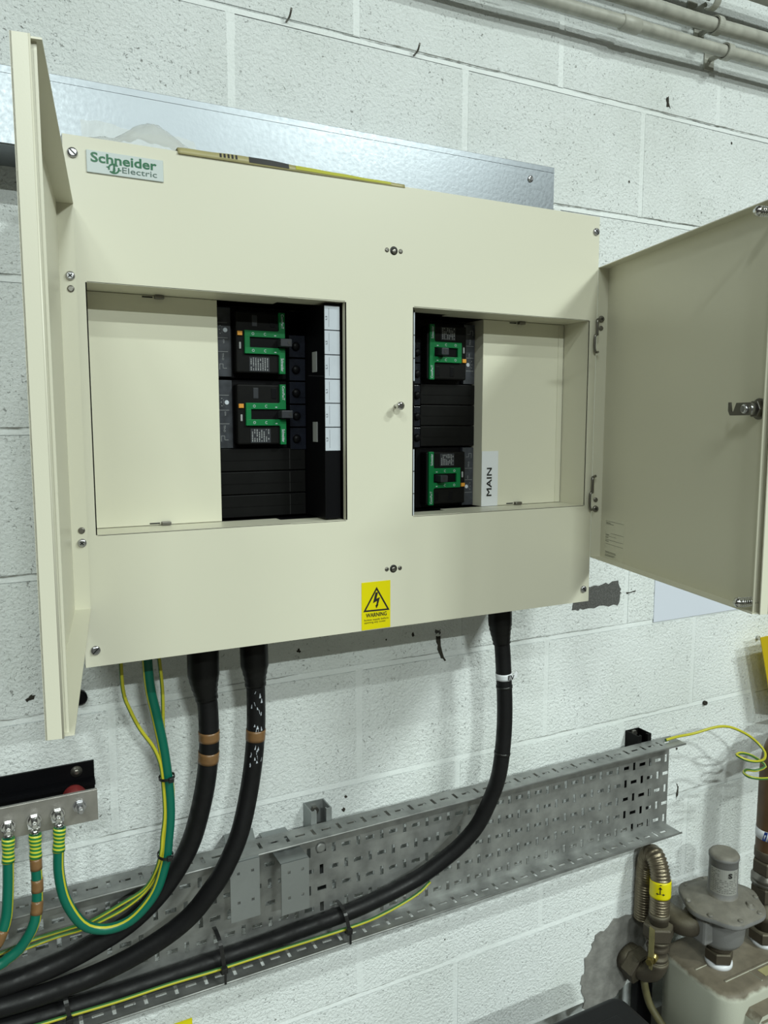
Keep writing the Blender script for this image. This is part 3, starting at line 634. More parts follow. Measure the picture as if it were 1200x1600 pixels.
# badge
bd = MB().box((-0.4405, PY-0.0022, 1.8893), (-0.3475, PY, 1.9160), bevel=0.0008, seg=2).build('badge', M_LOGO, pn); bd['label'] = 'silver badge with green lettering and a ring emblem'
yb = PY-0.0022
text('Schneider', (-0.4355, yb, 1.9020), (1, 0, 0), (0, 0, 1), 0.0795, 0.0118, M_LGREEN, bd, bold=0.022)
text('Electric', (-0.3985, yb, 1.8934), (1, 0, 0), (0, 0, 1), 0.0425, 0.0070, M_EINK, bd)
lg = MB(); cx, cz = -0.4085, 1.8972                     # ring emblem crossed by a folded stroke
def ep(a, r): return (cx+r*1.12*math.cos(a), yb-0.0005, cz+r*math.sin(a))
for k in range(36):
    a0, a1 = 2*math.pi*k/36, 2*math.pi*(k+1)/36
    if k in (2, 3, 20, 21): continue
    lg.quad([ep(a0, 0.0062), ep(a1, 0.0062), ep(a1, 0.0044), ep(a0, 0.0044)])
for pts in ([(-.0008, .0040), (.0030, .0042), (.0014, .0022), (.0004, -.0018), (-.0012, -.0018), (-.0006, .0016)], [(.0010, -.0040), (-.0030, -.0042), (-.0014, -.0026), (.0004, -.0014), (.0010, .0018), (.0016, .0014), (.0018, -.0020)]):
    lg.quad([(cx+p[0], yb-0.0006, cz+p[1]) for p in pts])
for x0, x1, z in ((-0.0088, -0.0050, 0.0012), (0.0050, 0.0088, -0.0012)):
    lg.quad([(cx+x0, yb-0.0006, cz+z-0.0005), (cx+x1, yb-0.0006, cz+z-0.0005), (cx+x1, yb-0.0006, cz+z+0.0005), (cx+x0, yb-0.0006, cz+z+0.0005)])
lg.build('emblem', M_LGREEN, bd)

# warning label
wl = MB().box((-0.068, PY-0.0007, 1.2650), (-0.0185, PY, 1.3395)).build('warning_label', M_YELLOW, pn); wl['label'] = 'yellow electric shock warning label at the lower edge'
yw = PY-0.0009
def poly(mb, pts, y): mb.quad([(a, y, b) for a, b in pts])
tm = MB(); A, B_, C = (-0.0425, 1.3312), (-0.0655, 1.2935), (-0.0200, 1.2925)
cxx, czz = (A[0]+B_[0]+C[0])/3, (A[1]+B_[1]+C[1])/3
o3 = [A, B_, C]; i3 = [(cxx+(p[0]-cxx)*0.80, czz+(p[1]-czz)*0.80) for p in o3]
for k in range(3): j = (k+1) % 3; poly(tm, [o3[k], o3[j], i3[j], i3[k]], yw)
poly(tm, [(-0.0445, 1.3225), (-0.0400, 1.3225), (-0.0428, 1.3125), (-0.0368, 1.3145), (-0.0405, 1.3015), (-0.0435, 1.3015), (-0.0418, 1.3088), (-0.0488, 1.3060)], yw)
poly(tm, [(-0.0448, 1.3022), (-0.0395, 1.3030), (-0.0430, 1.2970)], yw)
tm.build('shock_symbol', M_INK, wl)
text('WARNING', (-0.0608, PY-0.0007, 1.2845), (1, 0, 0), (0, 0, 1), 0.0355, 0.0062, M_INK, wl, fat=0.00012)
text('Isolate supply before\nopening any cover', (-0.0640, PY-0.0007, 1.2740), (1, 0, 0), (0, 0, 1), 0.0420, 0.0080, M_INK, wl)
# MAIN label on the right plate
ml = MB().box((0.1925, YR-0.0008, 1.4385), (0.2265, YR, 1.5340)).build('main_label', M_WHITEL, pn); ml['label'] = 'white label reading MAIN, turned on its side'
text('MAIN', (0.2130, YR-0.0008, 1.4560), (0, 0, 1), (-1, 0, 0), 0.0490, 0.0100, M_INK, ml, fat=0.0003)

# ------------------------------------------------------------------ doors
DZ0, DZ1 = 1.3425, 1.8495
def make_door(hinge, d, n, W, label):
    """local axes: d away from the hinge, n towards the inside of the door, z up; hinge = outer skin corner"""
    d, n = V((*d, 0)).normalized(), V((*n, 0)).normalized(); H = V((*hinge, 0))
    fr = lambda p: H+d*p[0]+n*p[1]+V((0, 0, p[2]))
    m = MB(); t_ = 0.0014; D = 0.0205; E = 0.0125
    m.box((0, 0, DZ0), (W, t_, DZ1), fr=fr)
    m.box((0, 0.0002, DZ1-t_), (W-0.004, D, DZ1), fr=fr); m.box((0, 0.0002, DZ0), (W-0.004, D, DZ0+t_), fr=fr)
    m.box((0, 0.0002, DZ0), (t_, D, DZ1), fr=fr); m.box((W-t_, 0.0002, DZ0), (W, E, DZ1), fr=fr)
    m.box((W-0.010, E+0.0018, DZ0-0.0012), (W-0.0085, E+0.0040, DZ1+0.0002), fr=fr)        # folded stiffening lip
    m.box((W-0.010, 0.001, DZ0), (W-0.0088, E+0.003, DZ1), fr=fr)
    m.sweep([fr((W-0.0006, E, DZ0)), fr((W-0.0006, E, DZ1))], 0.0009, 8)
    o = m.build('door', M_CREAM, pn); o['label'] = label
    return o, fr
dl, frl = make_door((-0.4785, -0.2480), (-0.139, -0.990), (0.990, -0.139), 0.4360, 'left door, opened past square and seen almost edge on')
dr, frr = make_door((0.4105, -0.2430), (-0.251, -0.968), (-0.968, 0.251), 0.4370, 'right door, its shaded cream inner face in view')
for door, fr, s in ((dl, frl, 1), (dr, frr, -1)):
    nn = (fr((1, 0, 0))-fr((0, 0, 0)))                  # points away from the hinge along the door
    for zs_, zr in ((1.762, 1.7465), (1.430, 1.4460)):
        c = fr((0.0014, 0.0135, zs_)); screw('hinge_screw', c, nn, 0.0056, M_SCREW if s > 0 else M_DSCREW, door, 'cross', proud=0.0035)
        MB().lathe([(0.0042, 0), (0.0042, 0.001), (0.0028, 0.0018)], fr((0.0014, 0.0135, zr)), nn, 14).build('rivet', M_DSCREW, door)
for z0, z1, s in ((1.704, 1.761, 1), (1.430, 1.489, -1)):
    for door_x, sx in ((0.3855, 1), (-0.470, -1)):
        hg = MB(); yy = -0.2475
        za, zb = (z0, z1)
        zm = (za+zb)/2
        if sx > 0:
            loop = [(door_x+0.004, yy, zb), (door_x-0.004, yy-0.002, zb-0.002), (door_x-0.005, yy-0.003, zb-0.007), (door_x-0.005, yy-0.003, zm)]
            hg.sweep(spline(loop, 0.003), 0.0026, 8)
            loop = [(door_x-0.005, yy-0.003, zm+0.001), (door_x-0.0095, yy-0.003, zm-0.001), (door_x-0.0098, yy-0.003, za+0.006), (door_x-0.006, yy-0.003, za), (door_x+0.001, yy, za+0.001)]
            hg.sweep(spline(loop, 0.003), 0.0022, 8)
        else:
            hg.cyl((door_x-0.006, yy+0.004, za), (door_x-0.006, yy+0.004, zb), 0.0028, 10)
        hg.build('hinge', M_DSCREW, pn)
# lock cam on the right door
kc = MB(); o_ = frr((0.402, 0.0014, 1.600)); nx = frr((0, 1, 0))-frr((0, 0, 0)); dd = frr((1, 0, 0))-frr((0, 0, 0))
kc.lathe([(0.0135, 0), (0.0135, 0.0015)], o_, nx, 20); kc.build('lock_washer', M_DSCREW, dr)
MB().hexa(o_+nx*0.0015, o_+nx*0.0085, 0.0115).build('lock_nut', M_DSCREW, dr)
MB().cyl(o_+nx*0.0085, o_+nx*0.018, 0.0075, 18).build('lock_barrel', M_SCREW, dr)
cam_m = MB(); ff = lambda p: o_+nx*0.0185-dd*p[0]+V((0, 0, p[1]))
pts = [(-0.008, -0.008), (0.030, -0.008), (0.034, -0.002), (0.034, 0.009), (0.030, 0.009), (0.0275, -0.003), (0.0235, -0.003), (0.018, 0.008), (-0.008, 0.008)]
cam_m.prism([ff(p) for p in pts], (0, 0, 0), tuple(nx*0.0022)); cam_m.build('lock_cam', M_DSCREW, dr)
MB().lathe([(0.006, 0), (0.006, 0.003), (0.004, 0.004)], o_+nx*0.0205, nx, 14).build('cam_screw', M_SCREW, dr)
for z in (1.3560, 1.8350):                             # sprung captive screws
    c = frr((0.422, 0.0014, z))
    MB().lathe([(0.0085, 0), (0.0085, 0.0012)], c, nx, 18).build('screw_washer', M_DSCREW, dr)
    sp = [c+nx*(0.001+0.030*k/110)+V((0, 0, 1))*0.0060*math.cos(k*2*math.pi/11)+dd*0.0060*math.sin(k*2*math.pi/11) for k in range(111)]
    MB().sweep(sp, 0.0006, 6).build('spring', M_STEEL, dr)
    MB().cyl(c+nx*0.001, c+nx*0.036, 0.0023, 10).build('screw_shank', M_DSCREW, dr)
    MB().lathe([(0.0062, 0), (0.0062, 0.002), (0.0036, 0.0045), (0.0022, 0.006)], c+nx*0.032, nx, 14).build('screw_tip', M_STEEL, dr)
# rating sheet on the right door
rl = lambda u, z: frr((u, 0.00145, z))
RU0, RU1, RZ0, RZ1 = 0.019, 0.082, 1.3455, 1.4160
rate = MB().quad([rl(RU0, RZ0), rl(RU1, RZ0), rl(RU1, RZ1), rl(RU0, RZ1)]).build('rating_sheet', mat('clear_printed_film', (0.70, 0.69, 0.57), 0.25), dr)
pr = MB(); lift = nx*0.0004
for z, a, b_, h in [(1.4105, 0, 1, .0004), (1.3900, .3, 1, .0004), (1.3840, .02, .62, .0004), (1.3775, .02, .98, .0004), (1.3700, .02, .98, .0004), (1.3560, .02, .6, .0006), (1.3540, .02, .62, .0006), (1.3508, .02, .58, .0006), (1.3488, .02, .5, .0006), (1.4075, .04, .28, .0006), (1.4055, .04, .45, .0006), (1.3860, .02, .20, .0008), (1.3812, .02, .18, .0008), (1.3745, .02, .2, .0008)]:
    ua, ub = RU0+(RU1-RU0)*a, RU0+(RU1-RU0)*b_
    pr.quad([rl(ua, z)+lift, rl(ub, z)+lift, rl(ub, z+h)+lift, rl(ua, z+h)+lift])
pr.build('ruled_print', M_INK, dr)
text('MGP4X2', tuple(rl(RU0+0.001, 1.4112)), dd, (0, 0, 1), 0.016, 0.0042, M_INK, dr, bold=0.02, lift=-0.0004)
text('x1', tuple(rl(RU0+0.056, 1.4112)), dd, (0, 0, 1), 0.005, 0.0035, M_INK, dr, lift=-0.0004)
text('PowerPact 4', tuple(rl(RU0+0.001, 1.3900)), dd, (0, 0, 1), 0.020, 0.0032, M_INK, dr, lift=-0.0004)
text('CE', tuple(rl(RU0+0.047, 1.3790)), dd, (0, 0, 1), 0.010, 0.0050, M_INK, dr, lift=-0.0004)
text('Schneider', tuple(rl(RU0+0.040, 1.3495)), dd, (0, 0, 1), 0.018, 0.0045, M_INK, dr, bold=0.02, lift=-0.0004)

# ------------------------------------------------------------------ circuit breakers
def breaker(X, s, zc, label, right):
    """X(u) = X + s*u ; zc centre height; Y layers: strip -0.158, body -0.170, fascia -0.176"""
    t = thing('circuit_breaker', (X+s*0.06, -0.12, zc-0.05), label, 'circuit breaker')
    def bx(mb, u0, u1, z0, z1, y0, y1, bev=0.0):
        xa, xb = sorted((X+s*u0, X+s*u1)); return mb.box((xa, y1, z0), (xb, y0, z1), bevel=bev)
    H = 0.0515
    bx(MB(), 0.0005, 0.1125, zc-H, zc+H, -0.121, -0.150, 0.001).build('case', M_BLACKP, t)
    raised = bx(MB(), 0.0275, 0.1045, zc-0.0445, zc+0.0445, -0.150, -0.172, 0.0025).build('front_block', M_BLACK2, t)
    sp = bx(MB(), 0.0015, 0.0240, zc-0.0500, zc+0.0505, -0.150, -0.158, 0.0006).build('trip_unit_strip', M_STRIP, t)
    sg = s if not right else s
    pr = MB()                                          # fine lines and dial marks on the strip
    def ln(u0, u1, z0, z1, y=-0.1583): xa, xb = sorted((X+s*u0, X+s*u1)); pr.box((xa, y-0.0001, z0), (xb, y, z1))
    zz = [0.028, 0.006, -0.014] if not right else [-0.028, -0.006, 0.014]
    for q in zz: ln(0.004, 0.019, zc+q, zc+q+0.0005)
    q = zc+(0.0175 if not right else -0.0175)
    for a in (-1, 0, 1): ln(0.0065-abs(a)*-0.001, 0.0078-abs(a)*-0.001, q+a*0.0055, q+a*0.0055+0.0011)
    for a in range(5): ln(0.0105, 0.0112, q-0.004+a*0.002, q-0.0034+a*0.002)
    q = zc+(-0.036 if not right else 0.036)
    ln(0.006, 0.0065, q-0.004, q+0.004); ln(0.006, 0.011, q+0.004, q+0.0045); ln(0.011, 0.0115, q-0.002, q+0.0045); ln(0.011, 0.017, q-0.002, q-0.0015)
    pr.build('printed_marks', M_GINK, sp)
    q = zc+(0.0175 if not right else -0.0175)
    MB().lathe([(0.0034, 0), (0.0034, 0.0008), (0.0026, 0.0012)], (X+s*0.0155, -0.158, q), (0, -1, 0), 18).build('setting_dial', M_PHASE, sp)
    RV, UV_ = ((0, 0, -1), (1, 0, 0)) if not right else ((0, 0, 1), (-1, 0, 0))
    sgn = -1 if not right else 1
    def tx(body, u, v, w_, h_, m, par, y, bold=0.0):
        # u = cross position of the letters' foot, v = start along the reading direction (relative to zc)
        o = text(body, (X+s*u, y, zc+sgn*v), RV, UV_, w_, h_, m, par, bold=bold); return o
    tx('TM-D', 0.010, 0.016, 0.0100, 0.0028, M_GINK, sp, -0.158)
    tx('63A', 0.012, -0.004, 0.0060, 0.0022, M_GINK, sp, -0.158)
    # green fascia
    y0, y1 = -0.171, -0.1765
    g = MB()
    ctr = zc+0.0003
    bx(g, 0.0395, 0.0930, ctr+0.0075, ctr+0.0168, y0, y1, 0.0005); bx(g, 0.0395, 0.0930, ctr-0.0168, ctr-0.0075, y0, y1, 0.0005)
    bx(g, 0.0395, 0.0472, ctr-0.0078, ctr+0.0078, y0, y1, 0.0005)
    bx(g, 0.0925, 0.1017, ctr+0.0073, zc+0.0450, y0, y1, 0.0006); bx(g, 0.0925, 0.1017, zc-0.0450, ctr-0.0073, y0, y1, 0.0006)
    for q in (1, -1):                                   # coved inner corners
        pts = [(X+s*0.0930, 0, ctr+q*0.0165), (X+s*0.0890, 0, ctr+q*0.0165)]
        for k in range(1, 6):
            a = math.pi/2*k/6; pts.append((X+s*(0.0890+0.0040*math.sin(a)), 0, ctr+q*(0.0165+0.0040*(1-math.cos(a)))))
        pts.append((X+s*0.0930, 0, ctr+q*0.0205)); g.prism(pts, (0, y0, 0), (0, y1, 0))
    if right: bx(g, 0.0925, 0.1017, ctr-0.0078, ctr+0.0078, y0, y1, 0.0005)
    gf = g.build('green_fascia', M_GREEN, t)
    PALE = M_PHASE
    for dz in (0.0100, -0.0143):
        for u_, ch, ww in ((0.0520, 'O', 0.0042), (0.0705, 'C', 0.0036), (0.0865, 'I', 0.0028)):
            text(ch, (X+s*u_-0.002, y1, ctr+dz), (1, 0, 0), (0, 0, 1), ww*0.9 if ch != 'I' else 0.003, 0.0040 if ch != 'I' else 0.0012, M_PHASE, gf, name='position_mark')
    tx('ComPacT', 0.0957 if not right else 0.0957, -0.0425, 0.0210, 0.0040, PALE, gf, y1, bold=0.005)
    tx('Schneider', 0.0945 if not right else 0.0945, 0.0220, 0.0195, 0.0046, PALE, gf, y1, bold=0.01)
    bx(MB(), 0.0475, 0.0920 if right else 0.1016, ctr-0.0070, ctr+0.0070, -0.1715, -0.1728).build('toggle_slot', M_BLACKP, t)
    if right: tg = bx(MB(), 0.0740, 0.0880, ctr-0.0058, ctr+0.0058, -0.172, -0.192, 0.0012)
    else: tg = bx(MB(), 0.0900, 0.1080, ctr-0.0058, ctr+0.0058, -0.172, -0.190, 0.0012)
    tgo = tg.build('toggle_handle', M_HANDLE, t)
    uu = 0.1035 if not right else 0.0810; yy = -0.190 if not right else -0.192
    MB().lathe([(0.0026, 0), (0.0026, 0.0004)], (X+s*uu, yy, ctr), (0, -1, 0), 14).build('toggle_hole', M_INK, tgo)
    q = zc+(0.0125 if not right else -0.0125)
    bx(MB(), 0.0292, 0.0365, q-0.0031, q+0.0031, -0.171, -0.1750, 0.0004).build('trip_button', M_ORANGE, t)
    q = zc+(-0.005 if not right else 0.005)
    bx(MB(), 0.0318, 0.0348, q-0.0050, q+0.0050, -0.171, -0.1735, 0.0008).build('sight_window', M_GINK, t)
    # rating plate with tabulated print
    rz = -0.0315 if not right else 0.0310
    pl = bx(MB(), 0.0470 if not right else 0.050, 0.0780, zc+rz-0.0105, zc+rz+0.0105, -0.171, -0.1725).build('rating_plate', M_HANDLE, t)
    pm = MB(); rnd = random.Random(int(zc*1000)+(5 if right else 0)); ua, ub = (0.049, 0.076) if not right else (0.052, 0.076)
    for k in range(8):
        u_ = ua+(ub-ua)*k/7.5
        z_ = zc+rz-0.009
        while z_ < zc+rz+0.009:
            L_ = rnd.uniform(0.0008, 0.0035)
            if rnd.random() < 0.75: xa, xb = sorted((X+s*u_, X+s*(u_+0.0012))); pm.box((xa, -0.1728, z_), (xb, -0.1726, min(z_+L_, zc+rz+0.0095)))
            z_ += L_+0.0007
    pm.build('tabulated_print', M_GINK, pl)
    # pads and recesses on the other half of the block
    oz = -rz
    for u0, u1 in ((0.052, 0.060), (0.080, 0.088)):
        bx(MB(), u0, u1, zc+oz-0.008, zc+oz+0.008, -0.1715, -0.1728, 0.0008).build('accessory_cover', M_HANDLE if u0 < 0.06 and not right else M_BLACKP, t)
    return t
breaker(-0.2625, 1, 1.7005, 'upper circuit breaker in the left cut-out, partly in shade', False)
breaker(-0.2625, 1, 1.5950, 'lower circuit breaker in the left cut-out', False)
breaker(0.1920, -1, 1.6990, 'upper circuit breaker in the right cut-out', True)
breaker(0.1920, -1, 1.4895, 'lower circuit breaker in the right cut-out, level with the MAIN label', True)
def filler(x0, x1, z0, label, y=-0.158, split=None, grp=None):
    t = thing('blanking_module', ((x0+x1)/2, -0.12, z0), label, 'blanking plate', grp)
    m = MB().box((x0, y, z0+0.0006), (x1, -0.121, z0+0.0346), bevel=0.0012)
    m.build('cover', M_BLACK2, t)
    MB().box((x0+0.004, y-0.0008, z0+0.0165), (x1-0.006, y-0.0001, z0+0.0172)).build('ridge', M_BLACK2, t)
    if split: MB().box((split, y-0.0004, z0+0.002), (split+0.0010, y, z0+0.033)).build('seam', M_INK, t)
for k, nm in enumerate(('bottom', 'middle', 'top')):
    filler(-0.262, -0.123, 1.4390+0.0352*k, '%s one of the three black blanking modules under the left breakers' % nm, split=-0.150)
    filler(0.084, 0.1915, 1.5425+0.0352*k, '%s one of the three black blanking modules between the right breakers' % nm)
# busbar stack covers
def busbar(s, xk0, xk1, xr0, xr1, label, rows, labels):
    t = thing('busbar_cover', ((xk0+xr1)/2, -0.12, 1.44), label, 'cover')
    xa, xb = sorted((xr0, xr1))
    MB().box((xa, -0.2335, 1.4395), (xb, -0.121, 1.7550), bevel=0.0008).build('ridge', M_BLACKP, t)
    xa2, xb2 = sorted((xk0, xk1))
    for k in range(5):
        zc = 1.699-0.0352*k
        p = MB().box((xa2, -0.160, zc-0.0165), (xb2, -0.121, zc+0.0165), bevel=0.0008).build('terminal_shroud', M_BLUEP, t)
        MB().lathe([(0.0065, 0), (0.0065, 0.003), (0.0048, 0.0055), (0.0015, 0.0060)], ((xa2+xb2)/2-0.003*s, -0.160, zc), (0, -1, 0), 18).build('cap', M_BLACKP, p)
    for k, tx_ in enumerate(labels):
        z1 = rows[k]; z0 = z1-0.0338
        l = MB().box((xa+0.0006, -0.2345, z0), (xb-0.0006, -0.2335, z1)).build('phase_label', M_PHASE, t)
        text(tx_, (xa+0.0045, -0.2345, z0+0.0140), (0, 0, 1) if s > 0 else (0, 0, -1), (-1, 0, 0) if s > 0 else (1, 0, 0), 0.0052, 0.0028, M_INK, l)
        MB().box((xa+0.0072, -0.2347, z0+0.004), (xa+0.0075, -0.2346, z1-0.003)).build('rule', M_INK, l)
    return t
# lettering foot is at the right of each label: shift through the sign
bc = busbar(1, -0.1485, -0.1225, -0.1215, -0.0965, 'black stepped busbar cover with six white phase labels at the right of the left cut-out', [1.7515-0.0352*k for k in range(6)], ['L3', 'L2', 'L1', 'L1', 'L2', 'L3'])
MB().box((-0.1465, -0.2335, 1.650), (-0.1218, -0.2330, 1.651)).build('seam', M_BLACKP, bc)
for z in (1.6735, 1.5690):
    MB().box((-0.1223, -0.205, z-0.015), (-0.12155, -0.188, z+0.015)).build('side_label', M_GINK, bc)
busbar(-1, 0.0620, 0.0820, 0.0040, 0.0300, 'black busbar cover with white labels, mostly hidden at the left of the right cut-out', [1.7515-0.0352*k for k in range(3)]+[1.5415-0.0352*k for k in range(3)], ['L1', 'L2', 'L3', 'L1', 'L2', 'L3'])

# ------------------------------------------------------------------ things lying on top of the panel
bag = thing('plastic_bag', (-0.365, -0.2, PZ1), 'small crumpled clear plastic bag lying on top of the panel', 'bag')
m = MB(); nu, nv = 34, 16; pts = {}
for i in range(nu+1):
    for j in range(nv+1):
        u, v = i/nu, j/nv
        x = -0.436+0.150*u; y = -0.236+0.075*v
        crown = math.exp(-((u-0.55)/0.24)**2)*0.034+0.010
        z = PZ1+0.001+(math.sin(math.pi*min(v*1.0+0.0, 1))**0.6)*crown
        if v > 0.62: z = max(z, PZ1+0.002+(v-0.62)/0.38*(0.047-0.006*u+0.003*math.sin(u*9)))
        z += 0.0035*noise.noise(V((u*9, v*6, 1.3)))+0.002*abs(noise.noise(V((u*22, v*15, 4))))
        y += 0.004*noise.noise(V((u*6, v*4, 7)))
        pts[i, j] = (x+0.003*noise.noise(V((v*9, 3, u))), y, max(z, PZ1+0.0012))
for i in range(nu):
    for j in range(nv): m.quad([pts[i, j], pts[i+1, j], pts[i+1, j+1], pts[i, j+1]], True)
m.build('film', M_CLEAR, bag, merge=True)
tg = thing('paper_label_strip', (-0.15, -0.235, PZ1), 'creased yellow printed label strip lying along the top edge of the panel', 'label')
m = MB(); n_ = 60
def top(u): return 0.0072*math.exp(-((u-0.33)/0.16)**2)+0.0048*(1-u)**0.5+0.0010*math.sin(u*13)+0.0006*math.sin(u*37)
ring = []
for i in range(n_+1):
    u = i/n_; x = -0.3285+0.334*u; h = top(u) if 0 < u else 0.004
    ring.append([(x, -0.2475+0.002*u, PZ1-0.002-0.0012*(1-u)), (x, -0.2440, PZ1+0.003+h*0.42), (x, -0.2365, PZ1+0.0012+h*0.80), (x, -0.224, PZ1+0.001+h*1.0), (x, -0.205, PZ1+0.0005+h*0.35)])
for i in range(n_):
    for k in range(4): m.quad([ring[i][k], ring[i+1][k], ring[i+1][k+1], ring[i][k+1]], True)
m.build('strip', M_TAG, tg, merge=True, solid=0.0004)
def patch(u0, u1, a, b_, mm, name):
    q = MB(); N_ = 16
    for i in range(N_):
        ua, ub = u0+(u1-u0)*i/N_, u0+(u1-u0)*(i+1)/N_
        P = []
        for uu, f in ((ua, a), (ub, a), (ub, b_), (ua, b_)):
            j = min(int(uu*n_), n_-1); ff_ = uu*n_-j
            g0 = f*2; kk = min(int(g0), 1); g1 = g0-kk; A_ = V(ring[j][kk]).lerp(V(ring[j+1][kk]), ff_); B2 = V(ring[j][kk+1]).lerp(V(ring[j+1][kk+1]), ff_); P.append(A_.lerp(B2, g1)+V((0, -0.0006, 0.0003)))
        q.quad(P)
    return q.build(name, mm, tg)
patch(0.285, 0.455, 0.10, 0.49, M_INK, 'black_print'); patch(0.485, 0.93, 0.14, 0.48, M_TAGG, 'lime_print')
for k in range(5): patch(0.165+0.016*k, 0.173+0.016*k, 0.18, 0.46, M_INK, 'digit_print')
# ================================================================== CABLES
def at_len(path, L):
    acc = 0
    for i in range(len(path)-1):
        d = (path[i+1]-path[i]).length
        if acc+d >= L: return path[i].lerp(path[i+1], (L-acc)/d), (path[i+1]-path[i]).normalized()
        acc += d
    return path[-1], (path[-1]-path[-2]).normalized()
def sub(path, a, b):
    n = max(2, int((b-a)/0.004)); return [at_len(path, a+(b-a)*k/n)[0] for k in range(n+1)]
def len_at_z(path, z, first=True):
    acc = 0
    for i in range(len(path)-1):
        if (path[i].z-z)*(path[i+1].z-z) <= 0: return acc+(path[i]-path[i+1]).length*(0 if abs(path[i].z-path[i+1].z) < 1e-9 else abs(path[i].z-z)/abs(path[i].z-path[i+1].z))
        acc += (path[i+1]-path[i]).length
    return acc
def power_cable(name, P, r, label, shroud, bands):
    path = spline([(p[0], p[1], p[2]+0.045) if i == 0 else p for i, p in enumerate(P)])
    t = thing(name, path[0], label, 'cable')
    MB().sweep(path, r, 22).build('sheath', M_CABLE, t)
    rb, l1, l2, l3 = shroud                              # wide boot, tapering onto the sheath
    def rf(l): return rb if l < l1 else (rb+(r*1.12-rb)*min(1, (l-l1)/(l2-l1)) + 0.0006*math.sin(l*900))
    MB().sweep(sub(path, 0.0, l3), r, 24, radf=rf).build('end_boot', M_SHROUD, t)
    for z0, z1 in bands:
        a, b = len_at_z(path, z0), len_at_z(path, z1)
        MB().sweep(sub(path, a, b), r*1.05, 24).build('brown_tape_band', M_BROWN, t)
    return t, path
ca, pa = power_cable('power_cable', CABLE_A, 0.0158, 'thick black cable with two brown tape bands, left of the two under the panel', (0.0245, 0.072, 0.105, 0.112), [(1.098, 1.082), (1.064, 1.046)])
cb_, pb = power_cable('power_cable', CABLE_B, 0.0152, 'thick black cable with a single brown tape band, crossing in front of the folded bracket', (0.0225, 0.070, 0.095, 0.105), [(1.087, 1.069)])
cc, pc = power_cable('power_cable', CABLE_C, 0.0150, 'thick black cable with the white marker, leaving the right end of the panel', (0.0225, 0.060, 0.095, 0.100), [])
rnd = random.Random(4)                                   # white plaster scuffs on the second cable
for (z0, z1, n_) in ((1.155, 1.115, 9), (1.065, 1.030, 12), (1.10, 1.088, 5)):
    m = MB()
    for k in range(n_):
        a = len_at_z(pb, z0-(z0-z1)*k/n_); q, tn = at_len(pb, a); th_ = rnd.uniform(-0.5, 0.3)+0.35*math.sin(k)
        q2, _ = at_len(pb, a+0.004+rnd.random()*0.004); R_ = 0.01545
        f = lambda c, an: c+V((math.sin(an), -math.cos(an), 0))*R_
        w_ = 0.025+rnd.random()*0.03
        m.quad([f(q, th_), f(q, th_+w_), f(q2, th_+w_+rnd.uniform(-.15, .15)), f(q2, th_+rnd.uniform(-.15, .15))])
    m.build('plaster_scuff', M_PHASE, cb_)
def ring_band(path, L, w, r, name, m, parent):
    return MB().sweep(sub(path, L, L+w), r, 22).build(name, m, parent)
L_ = len_at_z(pc, 1.108); wr = ring_band(pc, L_, 0.0125, 0.0157, 'white_marker', M_WHITEL, cc); wr['label'] = 'white wrap marker with hand lettering'
q, tn = at_len(pc, L_+0.0115)
text('EV', (q.x-0.002, q.y-0.0162, q.z+0.001), (1, -0.15, 0), (0, 0, 1), 0.0130, 0.0095, M_INK, wr, bold=0.03)
mk = MB(); mk.prism([(q.x+0.0135, q.y-0.008, q.z+0.003), (q.x+0.022, q.y-0.010, q.z+0.0155), (q.x+0.0245, q.y-0.010, q.z+0.010), (q.x+0.0225, q.y-0.010, q.z+0.001), (q.x+0.0145, q.y-0.008, q.z+0.000)], (0, 0, 0), (0, 0.0006, 0)); mk.build('marker_tail', M_WHITEL, cc)
for z in (1.083, 0.950):
    ring_band(pc, len_at_z(pc, z), 0.0045, 0.0160, 'binding_ring', M_TIE, cc)

def earth(P, r, m, name, label, up=(0, -1, 0), cat='cable'):
    path = spline(P, 0.008); t = thing(name, path[0], label, cat)
    MB().sweep(path, r, 16, up=up).build('sheath', m, t); return t, path
Pe = [(p[0], p[1], p[2]+(0.045 if i == 0 else 0)) for i, p in enumerate(EARTH_A)]
ea, pea = earth(Pe, 0.0080, M_EARTH3, 'earth_cable', 'thick green earth cable looping down from the panel and up to the earth bar')
eb, peb = earth(EARTH_B, 0.0078, M_EARTH2, 'earth_cable', 'green earth cable with three brown tape bands hanging from the second bolt of the bar')
ec, pec = earth(EARTH_C, 0.0078, M_EARTH2, 'earth_cable', 'green earth cable hanging from the leftmost bolt of the bar')
gm = MB().lathe([(0.010, 0), (0.021, 0.002), (0.021, 0.006), (0.017, 0.010), (0.012, 0.011)], (-0.3715, -0.12, PZ0+0.003), (0, 0, -1), 24).build('grommet', M_BLACKP, pn)
for P, lab in ((WIRE_A, 'thin yellow wire leaving the panel left of the thick green cable'), (WIRE_B, 'thin yellow wire leaving the panel right of the thick green cable')):
    Q = [(p[0], p[1], p[2]+(0.045 if i == 0 else 0)) for i, p in enumerate(P)]
    earth(Q, 0.0029, M_WIRE, 'earth_wire', lab, cat='wire')
earth(WIRE_C, 0.0030, M_WIRE, 'earth_wire', 'thin yellow and green wire lying along the bottom of the cable tray', cat='wire')
earth(WIRE_D, 0.0032, M_WIRE, 'earth_wire', 'yellow wire leaving the right end of the tray and coiling by the brown pipe', cat='wire')
